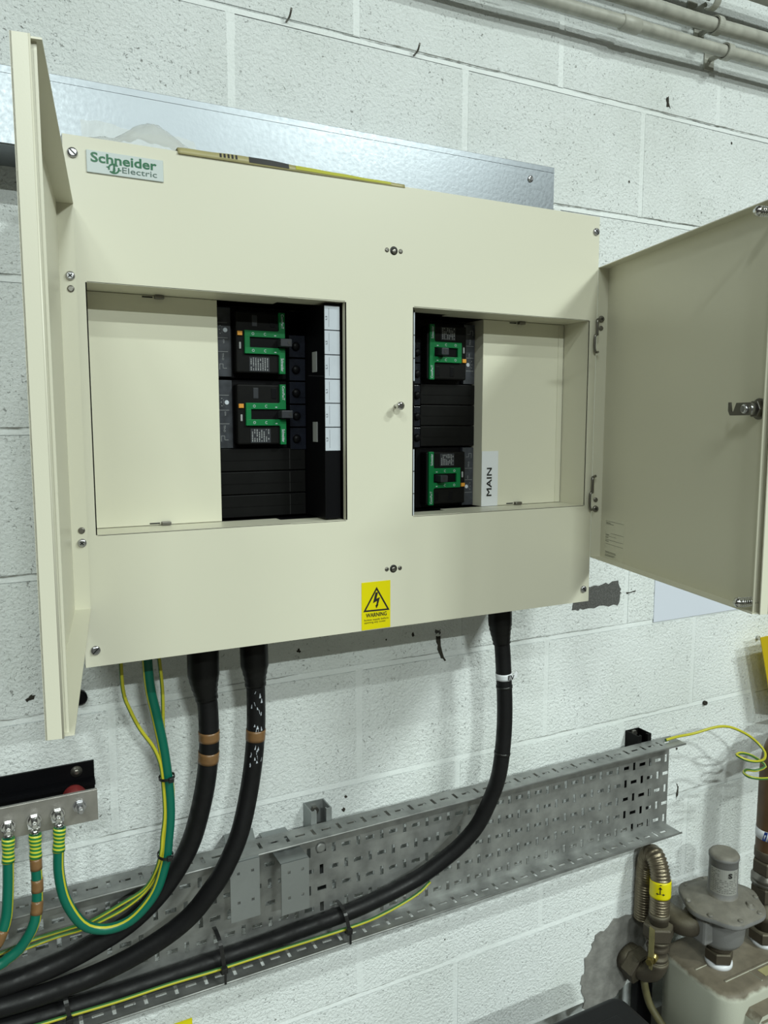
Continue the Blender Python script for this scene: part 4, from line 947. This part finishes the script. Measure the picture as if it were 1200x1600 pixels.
# taped ends and lugs
BY = -0.0665
bolts = [(-0.468, 0.9925), (-0.500, 0.9885), (-0.533, 0.9865), (-0.5685, 0.9850), (-0.603, 0.983)]
for t, path, rev, bx_, bz in ((ea, pea, True, -0.500, 0.9885), (eb, peb, False, -0.533, 0.9865), (ec, pec, False, -0.5685, 0.9850)):
    pp = path[::-1] if rev else path
    end = sub(pp, 0.0, 0.036)
    MB().sweep(end, 0.0088, 18, radf=lambda l: 0.0088+0.0005*math.sin(l*1800)).build('taped_end', M_WRAP, t)
    top = pp[0]; lug = MB()
    pts = []
    lug.lathe([(0.0072, 0), (0.0068, 0.010)], top+V((0, 0, -0.003)), V((bx_, BY-0.007, bz))-top, 14)
    Z0 = top.z+0.004
    lug.prism([(bx_-0.0085, BY-0.0085, Z0), (bx_+0.0085, BY-0.0085, Z0), (bx_+0.0095, BY-0.0035, bz-0.004), (bx_+0.0090, BY-0.0035, bz+0.004), (bx_+0.005, BY-0.0035, bz+0.0085), (bx_-0.005, BY-0.0035, bz+0.0085), (bx_-0.0090, BY-0.0035, bz+0.004), (bx_-0.0095, BY-0.0035, bz-0.004)], (0, 0, 0), (0, 0.0025, 0))
    lug.build('cable_lug', M_STEEL, t)
for a, b in ((0.0365, 0.054), (0.069, 0.088), (0.101, 0.121)):
    ring_band(peb, a, b-a, 0.0086, 'brown_tape_band', M_BROWN, eb)
ring_band(pec, 0.134, 0.024, 0.0086, 'brown_tape_band', M_BROWN, ec)

# earth bar on its insulated channel
br = thing('earth_bar', (-0.6, 0, 0.96), 'flat metal earth bar with bolts on a black channel, at the left edge', 'earth bar')
ch = MB(); X1 = -0.4385
prof = [(0, 1.0355), (-0.004, 1.0355), (-0.004, 1.0085), (-0.016, 1.0045), (-0.016, 0.9990), (-0.0050, 0.995), (-0.0050, 0.945), (0, 0.945)]
ch.prism([(X1, y-0.0002, z) for y, z in prof], (0, 0, 0), (-0.35, 0, 0)); chn = ch.build('backing_channel', M_BLACKP, br)
MB().lathe([(0.0090, 0), (0.0090, 0.0018), (0.0060, 0.0022), (0.0055, 0.0050), (0.0025, 0.0065)], (-0.4655, -0.0042, 1.0225), (0, -1, 0), 22).build('fixing_screw', M_DSCREW, chn)
MB().lathe([(0.015, 0), (0.0185, 0.012), (0.0165, 0.022), (0.0185, 0.032), (0.015, 0.0425)], (-0.472, -0.017, 0.992), (0, -1, 0), 24).build('red_insulator', M_RED, br)
MB().box((-0.80, BY, 0.9640), (-0.4415, BY+0.0060, 1.0140), bevel=0.0006).build('bar', M_BAR, br)
for i, (x, z) in enumerate(bolts):
    m = MB(); y = BY-0.0035 if i in (1, 2, 3) else BY
    if i: y -= 0.0
    m.lathe([(0.0100, 0), (0.0100, 0.0014)], (x, y, z), (0, -1, 0), 20)
    m.hexa((x, y-0.0014, z), (x, y-0.0072, z), 0.0088)
    m.lathe([(0.0046, 0), (0.0046, 0.014), (0.0036, 0.0155)], (x, y-0.0060, z), (0, -1, 0), 14)
    m.build('bolt', M_STEEL if i else M_SCREW, br)

# cable ties
def tie(path_c, r, label, squash=None, tail=None, w=0.0042):
    c, ax = V(path_c[0]), V(path_c[1]).normalized()
    t = thing('cable_tie', c, label, 'cable tie')
    e1 = ax.cross(V((0, 0, 1)) if abs(ax.z) < 0.9 else V((1, 0, 0))).normalized(); e2 = ax.cross(e1).normalized()
    rx, ry = squash if squash else (r, r)
    m = MB(); n = 28
    for k in range(n):
        a0, a1 = 2*math.pi*k/n, 2*math.pi*(k+1)/n
        for f0, f1 in ((1.0, 1.0),):
            p0 = c+e1*rx*math.cos(a0)+e2*ry*math.sin(a0); p1 = c+e1*rx*math.cos(a1)+e2*ry*math.sin(a1)
            q0 = c+e1*(rx+.0013)*math.cos(a0)+e2*(ry+.0013)*math.sin(a0); q1 = c+e1*(rx+.0013)*math.cos(a1)+e2*(ry+.0013)*math.sin(a1)
            h = ax*w/2
            m.quad([q0-h, q1-h, q1+h, q0+h], True); m.quad([p0+h, p1+h, q1+h, q0+h]); m.quad([p0-h, q0-h, q1-h, p1-h])
    m.build('strap', M_TIE, t)
    hd = tail if tail else c+V((0.004, -ry-0.003, 0))
    hd = V(hd); MB().box(hd-V((0.0038, 0.0038, 0.0036)), hd+V((0.0038, 0.0030, 0.0036)), bevel=0.0008).build('head', M_TIE, t)
    return t
c, a = at_len(pea, len_at_z(pea, 1.036)); tie((c+V((-0.001, 0, 0)), a), 0.0116, 'small black cable tie around the green cable and thin wires, upper one', (0.0118, 0.0112))
c, a = at_len(pea, len_at_z(pea, 0.908)); tie((c+V((-0.002, 0.001, 0)), a), 0.0116, 'small black cable tie around the green cable and thin wires, lower one above the tray', (0.0128, 0.0112))
def tray_tie(x, zc, hz, label, yf):
    t = thing('cable_tie', (x, -0.06, zc), label, 'cable tie')
    lean = -0.004
    P = [(x+lean, -0.044, zc+hz*0.98), (x+lean, -0.060, zc+hz*1.02), (x+lean*.6, yf+0.006, zc+hz*0.72), (x, yf, zc), (x+0.002, yf-0.001, zc-hz*0.7), (x+0.002, yf+0.004, zc-hz*1.05), (x+0.002, -0.070, zc-hz*1.12)]
    s = spline(P, 0.004); m = MB(); w_ = 0.0034
    for a, b in zip(s[:-1], s[1:]):
        n_ = (b-a).cross(V((1, 0, 0))).normalized()*0.0008
        m.quad([a+V((-w_, 0, 0)), a+V((w_, 0, 0)), b+V((w_, 0, 0)), b+V((-w_, 0, 0))], True)
        m.quad([a+V((-w_, 0, 0))-n_, a+V((w_, 0, 0))-n_, b+V((w_, 0, 0))-n_, b+V((-w_, 0, 0))-n_], True)
    m.build('strap', M_TIE, t)
    MB().box((x-0.0045, yf-0.009, zc-hz*0.62-0.004), (x+0.0060, yf-0.001, zc-hz*0.62+0.006), bevel=0.001).build('head', M_TIE, t)
    MB().box((x-0.001, yf-0.010, zc-hz*0.62-0.022), (x+0.0030, yf-0.0085, zc-hz*0.62), bevel=0.0003).build('tail', M_TIE, t)
tray_tie(-0.022, 0.670, 0.023, 'black cable tie holding the third cable to the tray right of the brackets', -0.0845)
tray_tie(-0.255, 0.680, 0.033, 'black cable tie with upright strap on the tray below the left bracket', -0.0860)
tray_tie(-0.500, 0.672, 0.022, 'black cable tie around the cables at the bottom left of the tray', -0.0865)

# ================================================================== SHEET AND LABELS ON THE WALL
sh = MB().box((0.8035, -0.0022, 1.1185), (1.105, -0.0006, 1.330)).build('wall_sheet', M_SHEET); tag(sh, 'plain bluish white sheet fixed to the wall behind the right door', 'sheet')
yl = MB().box((-0.325, -0.0025, 0.440), (-0.292, -0.0006, 0.5215), bevel=0.0006).build('yellow_label', M_YELLOW); tag(yl, 'small yellow label on the wall at the very bottom, below the cable tray', 'label')

# ================================================================== GAS METER GROUP
GX, GY, GZ = 0.830, -0.205, 0.385
mt = thing('gas_meter', (0.915, -0.2, 0.0), 'cream domestic gas meter with a thick coat of dust on top', 'gas meter')
def rounded_body(x0, x1, y0, y1, z0, z1, r, rt_, n=8, m=8, ridge=0.0):
    """box with rounded upright corners and a rolled top edge"""
    mb = MB(); prof = [(0.0, z0)]
    for k in range(m+1): a = math.pi/2*k/m; prof.append((rt_*(1-math.cos(a)), z1-rt_+rt_*math.sin(a)))
    rings = []
    for ins, z in prof:
        ring = []
        for cx, cy, a0 in ((x1-r, y1-r, 0), (x0+r, y1-r, 90), (x0+r, y0+r, 180), (x1-r, y0+r, 270)):
            for k in range(n+1):
                a = R(a0+90*k/n); rr = max(r-ins, 0.002); ring.append(V((cx+rr*math.cos(a), cy+rr*math.sin(a), z)))
        rings.append(ring)
    N_ = len(rings[0])
    for i in range(len(rings)-1):
        for k in range(N_): j = (k+1) % N_; mb.quad([rings[i][k], rings[i][j], rings[i+1][j], rings[i+1][k]], True)
    mb.quad(rings[-1]); mb.quad(rings[0][::-1]); return mb
rounded_body(0.748, 1.09, -0.300, -0.100, 0.07, GZ, 0.045, 0.016).build('meter_case', M_METER, mt, merge=True)
MB().box((0.765, -0.196-0.004, GZ-0.001), (0.800, -0.196, GZ+0.0022), bevel=0.001).build('top_rib', M_METER, mt)
MB().box((0.792, -0.2560, GZ-0.001), (1.06, -0.2515, GZ+0.0026), bevel=0.0012).build('top_rib', M_METER, mt)
MB().box((0.865, -0.288, GZ-0.001), (0.868, -0.2560, GZ+0.0018), bevel=0.0008).build('top_rib', M_METER, mt)
MB().box((0.885, -0.282, GZ-0.0005), (0.97, -0.262, GZ+0.0012)).build('yellow_sticker', M_TAG, mt)
ix = MB(); ix.prism([(0.800, 0, 0.175), (0.800, 0, 0.338), (0.812, 0, 0.352), (1.03, 0, 0.352), (1.03, 0, 0.175)], (0, -0.299, 0), (0, -0.332, 0)); ixo = ix.build('index_housing', M_METER, mt)
fr_ = MB()
for lo, hi in (((0.808, -0.338, 0.322), (1.025, -0.330, 0.342)), ((0.808, -0.338, 0.185), (0.826, -0.330, 0.322)), ((1.007, -0.338, 0.185), (1.025, -0.330, 0.322)), ((0.826, -0.338, 0.185), (1.007, -0.330, 0.20))):
    fr_.box(lo, hi, bevel=0.002)
fr_.build('window_frame', M_METER, ixo)
MB().box((0.826, -0.3335, 0.20), (1.007, -0.3322, 0.322)).build('window', M_DARKGL, ixo)
for x in (GX, GX+0.152):
    MB().lathe([(0.0290, -0.002), (0.0290, 0.008), (0.024, 0.010)], (x, GY, GZ), (0, 0, 1), 28).build('white_collar', M_WHITEL, mt)
mb_ = MB().box((0.700, -0.098, 0.09), (0.746, -0.0750, 0.325), bevel=0.002)
mk_ = mb_.build('meter_bracket', M_BLACKP); tag(mk_, 'black upright bracket behind the left side of the gas meter', 'bracket')
strap = MB(); sp = spline([(0.704, -0.110, 0.325), (0.707, -0.113, 0.300), (0.714, -0.125, 0.262), (0.723, -0.17, 0.225), (0.732, -0.22, 0.19), (0.734, -0.27, 0.150), (0.734, -0.285, 0.01)], 0.01)
strap.sweep(sp, 0.0085, 10); so = strap.build('ribbed_hose', M_STRAP); tag(so, 'yellowed curved strip running down the left side of the gas meter', 'strip')

# regulator over the left union
rg = thing('gas_regulator', (GX, GY, GZ+0.01), 'dusty grey gas regulator with a round diaphragm housing and upright turret', 'gas regulator')
MB().hexa((GX, GY, GZ+0.011), (GX, GY, GZ+0.036), 0.0305).build('union_nut', M_IRON, rg)
MB().lathe([(0.023, 0.035), (0.027, 0.040), (0.027, 0.052), (0.024, 0.055)], (GX, GY, GZ), (0, 0, 1), 22).build('union_neck', M_IRON, rg)
bdy = MB(); bdy.lathe([(0.028, 0.052), (0.042, 0.058), (0.049, 0.070), (0.052, 0.110), (0.060, 0.140)], (GX, GY, GZ), (0, 0, 1), 28)
bdy.box((GX-0.070, GY-0.018, GZ+0.070), (GX-0.02, GY+0.045, GZ+0.128), bevel=0.006)
bdy.build('body', M_REG, rg)
MB().sweep(spline([(GX-0.060, GY+0.02, GZ+0.100), (GX-0.080, GY+0.030, GZ+0.100), (GX-0.084, GY+0.060, GZ+0.098), (GX-0.080, GY+0.095, GZ+0.095)], 0.006), 0.026, 20).build('inlet_elbow', M_IRON, rg)
ds = MB(); zc = GZ+0.148; n_ = 48
def dr_(a): return 0.086+0.0035*max(0, math.cos(3*a+0.4))**3*1.0+0.003*math.cos(6*a)
lv = [(0.80, -0.012), (0.985, -0.010), (1.0, -0.007), (1.0, 0.000), (0.985, 0.003), (0.86, 0.0035), (0.80, 0.008), (0.60, 0.014), (0.40, 0.018)]
rings = [[V((GX+dr_(2*math.pi*k/n_)*f*math.cos(2*math.pi*k/n_), GY+dr_(2*math.pi*k/n_)*f*math.sin(2*math.pi*k/n_), zc+z)) for k in range(n_)] for f, z in lv]
for i in range(len(rings)-1):
    for k in range(n_): j = (k+1) % n_; ds.quad([rings[i][k], rings[i][j], rings[i+1][j], rings[i+1][k]], True)
ds.quad(rings[-1]); ds.quad(rings[0][::-1]); hs = ds.build('diaphragm_housing', M_REG, rg, merge=True)
for k in range(8):
    a = 2*math.pi*(k+0.5)/8; MB().lathe([(0.0058, 0), (0.0058, 0.003), (0.003, 0.0045)], (GX+0.0775*math.cos(a), GY+0.0775*math.sin(a), zc+0.0025), (0, 0, 1), 10).build('housing_screw', M_REG, hs)
MB().lathe([(0.012, 0), (0.011, 0.006), (0.006, 0.009), (0.006, 0.013)], (GX+0.022, GY-0.053, zc+0.006), (0, 0, 1), 14).build('vent_boss', M_REG, hs)
tw = MB().lathe([(0.038, 0), (0.0335, 0.006), (0.0310, 0.014), (0.0300, 0.090), (0.0320, 0.091), (0.0320, 0.097), (0.0285, 0.102), (0.024, 0.1035)], (GX, GY, zc+0.012), (0, 0, 1), 32).build('turret', M_REG, rg)
# curved data label wrapped on the turret
wrp = MB(); lb = []
rr = 0.0311
for k in range(17):
    a = R(-195+120*k/16); lb.append((GX+rr*math.cos(a), GY+rr*math.sin(a)))
for k in range(16):
    (xa, ya), (xb, yb_) = lb[k], lb[k+1]; wrp.quad([(xa, ya, zc+0.030), (xb, yb_, zc+0.030), (xb, yb_, zc+0.088), (xa, ya, zc+0.088)], True)
lo_ = wrp.build('data_label', mat('grey_foil_label', (0.30, 0.30, 0.28), 0.5), tw)
pt = MB(); rnd = random.Random(9)
for row in range(13):
    z = zc+0.083-row*0.0040
    for seg in range(12):
        if row < 5 and seg in (5, 6, 7, 8, 9): continue
        if rnd.random() < 0.25: continue
        aa, ab = R(-190+110*seg/12), R(-190+110*(seg+rnd.uniform(0.5, 0.95))/12); r2 = rr+0.0003
        pt.quad([(GX+r2*math.cos(aa), GY+r2*math.sin(aa), z), (GX+r2*math.cos(ab), GY+r2*math.sin(ab), z), (GX+r2*math.cos(ab), GY+r2*math.sin(ab), z+0.0008), (GX+r2*math.cos(aa), GY+r2*math.sin(aa), z+0.0008)])
pt.build('fine_print', M_INK, tw)
a = R(-122); text('S', (GX+0.0322*math.cos(a), GY+0.0322*math.sin(a), zc+0.070), (0.90, -0.43, 0), (0, 0, 1), 0.0085, 0.0120, M_INK, tw, bold=0.05)

# flexible hose arch
fx = thing('flexible_gas_hose', (0.70, -0.15, 0.47), 'corrugated metal gas hose bent over in an arch just below the tray end', 'hose')
hp = spline([(0.700, -0.150, 0.500), (0.700, -0.150, 0.560), (0.701, -0.148, 0.592), (0.703, -0.138, 0.618), (0.706, -0.122, 0.629), (0.709, -0.106, 0.618), (0.712, -0.097, 0.590), (0.712, -0.094, 0.55), (0.711, -0.094, 0.46)], 0.0016)
MB().sweep(hp, 0.0205, 26, radf=lambda l: 0.0205+0.0016*math.sin(l*2*math.pi/0.0062)).build('corrugated_hose', M_FLEX, fx)
yp = sub(hp, 0.052, 0.088); yband = MB().sweep(yp, 0.0228, 28).build('yellow_tag', M_YELLOW, fx)
ar = MB(); yy = -0.1733
ar.box((0.6985, yy-0.0002, 0.566), (0.7005, yy, 0.580)); ar.prism([(0.6955, 0, 0.578), (0.7035, 0, 0.578), (0.6995, 0, 0.584)], (0, yy-.0002, 0), (0, yy, 0))
ar.box((0.694, yy-0.0002, 0.5655), (0.706, yy, 0.5672)); ar.prism([(0.6945, 0, 0.5635), (0.6945, 0, 0.5692), (0.6905, 0, 0.5664)], (0, yy-.0002, 0), (0, yy, 0)); ar.prism([(0.7055, 0, 0.5635), (0.7055, 0, 0.5692), (0.7095, 0, 0.5664)], (0, yy-.0002, 0), (0, yy, 0)); ar.box((0.6980, yy-0.0002, 0.5868), (0.7020, yy, 0.5885))
for v in ar.v:                                          # wrap the print round the band, towards the room
    ang = (v.x-0.700)/0.0228-0.80; rr_ = 0.0231+(yy-v.y); v.x, v.y = 0.700+rr_*math.sin(ang), -0.1500-rr_*math.cos(ang)
ar.build('arrow_print', M_INK, yband)
MB().lathe([(0.0225, 0), (0.0225, 0.012), (0.0200, 0.014), (0.0200, 0.036)], (0.700, -0.150, 0.512), (0, 0, -1), 26).build('hose_ferrule', M_IRON, fx)
MB().hexa((0.700, -0.150, 0.487), (0.700, -0.150, 0.455), 0.0335).build('hose_nut', M_IRON, fx)
# lever valve with elbow and union into the wall
vl = thing('gas_valve', (0.690, -0.12, 0.36), 'dusty iron gas valve with a yellowed lever below the arched hose', 'valve')
vb = MB(); vb.lathe([(0.0265, 0), (0.0265, 0.006), (0.0215, 0.010), (0.0215, 0.018), (0.0250, 0.022), (0.0205, 0.026), (0.0190, 0.040), (0.0225, 0.042), (0.0225, 0.048), (0.0190, 0.049), (0.0225, 0.050), (0.0225, 0.055), (0.018, 0.057)], (0.700, -0.150, 0.452), (0, 0, -1), 24)
vb.box((0.6745, -0.158, 0.424), (0.700, -0.142, 0.440), bevel=0.002); vb.build('valve_body', M_IRON, vl)
vs_ = MB(); vs_.cyl((0.697, -0.150, 0.418), (0.668, -0.163, 0.418), 0.010, 14); vs_.build('spindle', M_BRASS, vl)
lv_ = MB(); lv_.prism([(0.667, -0.170, 0.424), (0.667, -0.156, 0.424), (0.667, -0.156, 0.492), (0.667, -0.170, 0.492)], (0, 0, 0), (-0.003, -0.001, 0)); lv_.prism([(0.667, -0.170, 0.424), (0.667, -0.156, 0.424), (0.668, -0.158, 0.396), (0.668, -0.166, 0.396)], (0, 0, 0), (-0.003, -0.001, 0)); lv_.build('lever', M_LEVER, vl)
MB().hexa((0.664, -0.164, 0.418), (0.655, -0.168, 0.418), 0.008).build('lever_nut', M_BRASS, vl)
el = MB(); ep_ = spline([(0.700, -0.150, 0.400), (0.700, -0.149, 0.386), (0.697, -0.140, 0.368), (0.693, -0.124, 0.357), (0.690, -0.112, 0.357), (0.688, -0.102, 0.358)], 0.005)
el.sweep(ep_, 0.022, 22, radf=lambda l: 0.0245 if l < 0.008 else 0.0225); el.build('elbow', M_IRON, vl)
un = MB(); a0, a1 = V((0.690, -0.116, 0.355)), V((0.686, -0.086, 0.362)); un.hexa(a0, a1, 0.0385); un.lathe([(0.031, -0.006), (0.034, 0.004), (0.032, 0.016)], a1, a1-a0, 24); un.build('union_nut', M_IRON, vl)
MB().cyl((0.686, -0.088, 0.362), (0.6855, -0.074, 0.363), 0.028, 22).build('wall_pipe', M_IRON, vl)

# upright outlet pipe at the right edge
op = thing('outlet_pipe', (0.982, GY, GZ+0.01), 'brown upright gas pipe with stacked iron unions at the right edge', 'pipe')
OX = GX+0.152
MB().hexa((OX, GY, GZ+0.011), (OX, GY, GZ+0.038), 0.0360).build('union_nut', M_IRON, op)
MB().lathe([(0.024, 0.036), (0.024, 0.062), (0.031, 0.064), (0.031, 0.078), (0.026, 0.082), (0.026, 0.112)], (OX, GY, GZ), (0, 0, 1), 26).build('nipple', M_IRON, op)
MB().hexa((OX, GY, GZ+0.110), (OX, GY, GZ+0.146), 0.0365).build('hexagon_union', M_IRON, op)
MB().lathe([(0.036, 0), (0.036, 0.007), (0.033, 0.009), (0.036, 0.011), (0.036, 0.017), (0.031, 0.020), (0.031, 0.028)], (OX, GY, GZ+0.147), (0, 0, 1), 28).build('ribbed_collar', M_DSCREW, op)
MB().hexa((OX, GY, GZ+0.174), (OX, GY, GZ+0.206), 0.0350).build('hexagon_union', M_IRON, op)
MB().lathe([(0.029, 0), (0.032, 0.004), (0.032, 0.022), (0.029, 0.026)], (OX, GY, GZ+0.206), (0, 0, 1), 26).build('socket', M_IRON, op)
pt_ = spline([(OX, GY, GZ+0.22), (OX, GY, 0.76), (OX+0.002, GY, 0.82), (OX+0.018, GY, 0.858), (OX+0.055, GY, 0.878), (OX+0.20, GY, 0.882)], 0.012)
MB().sweep(pt_, 0.0305, 28).build('pipe', M_BROWNP, op)
bl = MB().cyl((OX, GY, 0.644), (OX, GY, 0.666), 0.0316, 28).build('pipe_label', M_WHITEL, op); bl['label'] = 'white and blue band on the brown pipe'
bq = MB()
for k in range(5):
    a0, a1 = R(-175+20*k), R(-175+20*k+13)
    bq.quad([(OX+0.0319*math.cos(a0), GY+0.0319*math.sin(a0), 0.644), (OX+0.0319*math.cos(a1), GY+0.0319*math.sin(a1), 0.644), (OX+0.0319*math.cos(a1+.15), GY+0.0319*math.sin(a1+.15), 0.666), (OX+0.0319*math.cos(a0+.15), GY+0.0319*math.sin(a0+.15), 0.666)], True)
bq.build('blue_bars', M_BLUE, bl)
yt = MB(); yt.prism([(1.104, 0, 1.058), (1.40, 0, 1.066), (1.40, 0, 0.80), (1.165, 0, 0.86)], (0, -0.061, 0), (0, -0.059, 0))  # board's extent out of view is made large to cast shade on the wall
yt.cyl((1.30, -0.059, 0.96), (1.30, -0.001, 0.96), 0.01, 10)
yo = yt.build('amber_board', mat('amber_board_paint', (0.52, 0.38, 0.01), 0.4)); tag(yo, 'corner of an amber yellow board at the right edge above the wire coil', 'sign')
# the meter group keeps its proportions but is 6 percent larger than first drawn and sits close against the wall
for o in list(bpy.data.objects):
    if o.parent is None and o.name.split('.')[0] in ('gas_meter', 'meter_bracket', 'ribbed_hose', 'gas_regulator', 'flexible_gas_hose', 'gas_valve', 'outlet_pipe'):
        o.location = V((0.9138, -0.1393, 0.3132))+(V(o.location)-V((GX, GY, GZ)))*1.06; o.scale = (1.06, 1.06, 1.06)

# ================================================================== BLACK CASE, bottom right
cs = thing('equipment_case', (0.33, -0.33, 0.0), 'black moulded plastic case standing on the floor below the tray end', 'case')
m = rounded_body(0.10, 0.553, -0.50, -0.183, 0.0, 0.400, 0.030, 0.018); m.build('shell', M_CASE, cs, merge=True)
m = MB()
m.box((0.150, -0.452, 0.3985), (0.50, -0.235, 0.4035), bevel=0.002); m.build('lid_panel', M_CASE, cs)
m = MB(); m.box((0.400, -0.40, 0.4030), (0.43, -0.28, 0.410), bevel=0.003); m.box((0.30, -0.29, 0.4030), (0.42, -0.262, 0.410), bevel=0.003); m.build('handle', M_CASE, cs)

# groups for repeats
for pre, g in (('circuit_breaker', 'circuit breakers in the two cut-outs'), ('blanking_module', 'black blanking modules in the panel'), ('busbar_cover', 'busbar covers in the panel'),
               ('power_cable', 'thick black power cables'), ('earth_cable', 'green earth cables at the earth bar'), ('earth_wire', 'thin yellow and green wires'), ('cable_tie', 'black cable ties'),
               ('conduit_pipe', 'painted pipes along the top of the wall'), ('pipe_clip', 'ring clips on the pipes'), ('strut_channel', 'strut stubs behind the tray')):
    for o in bpy.data.objects:
        if o.name.split('.')[0] == pre and o.parent is None: o['group'] = g
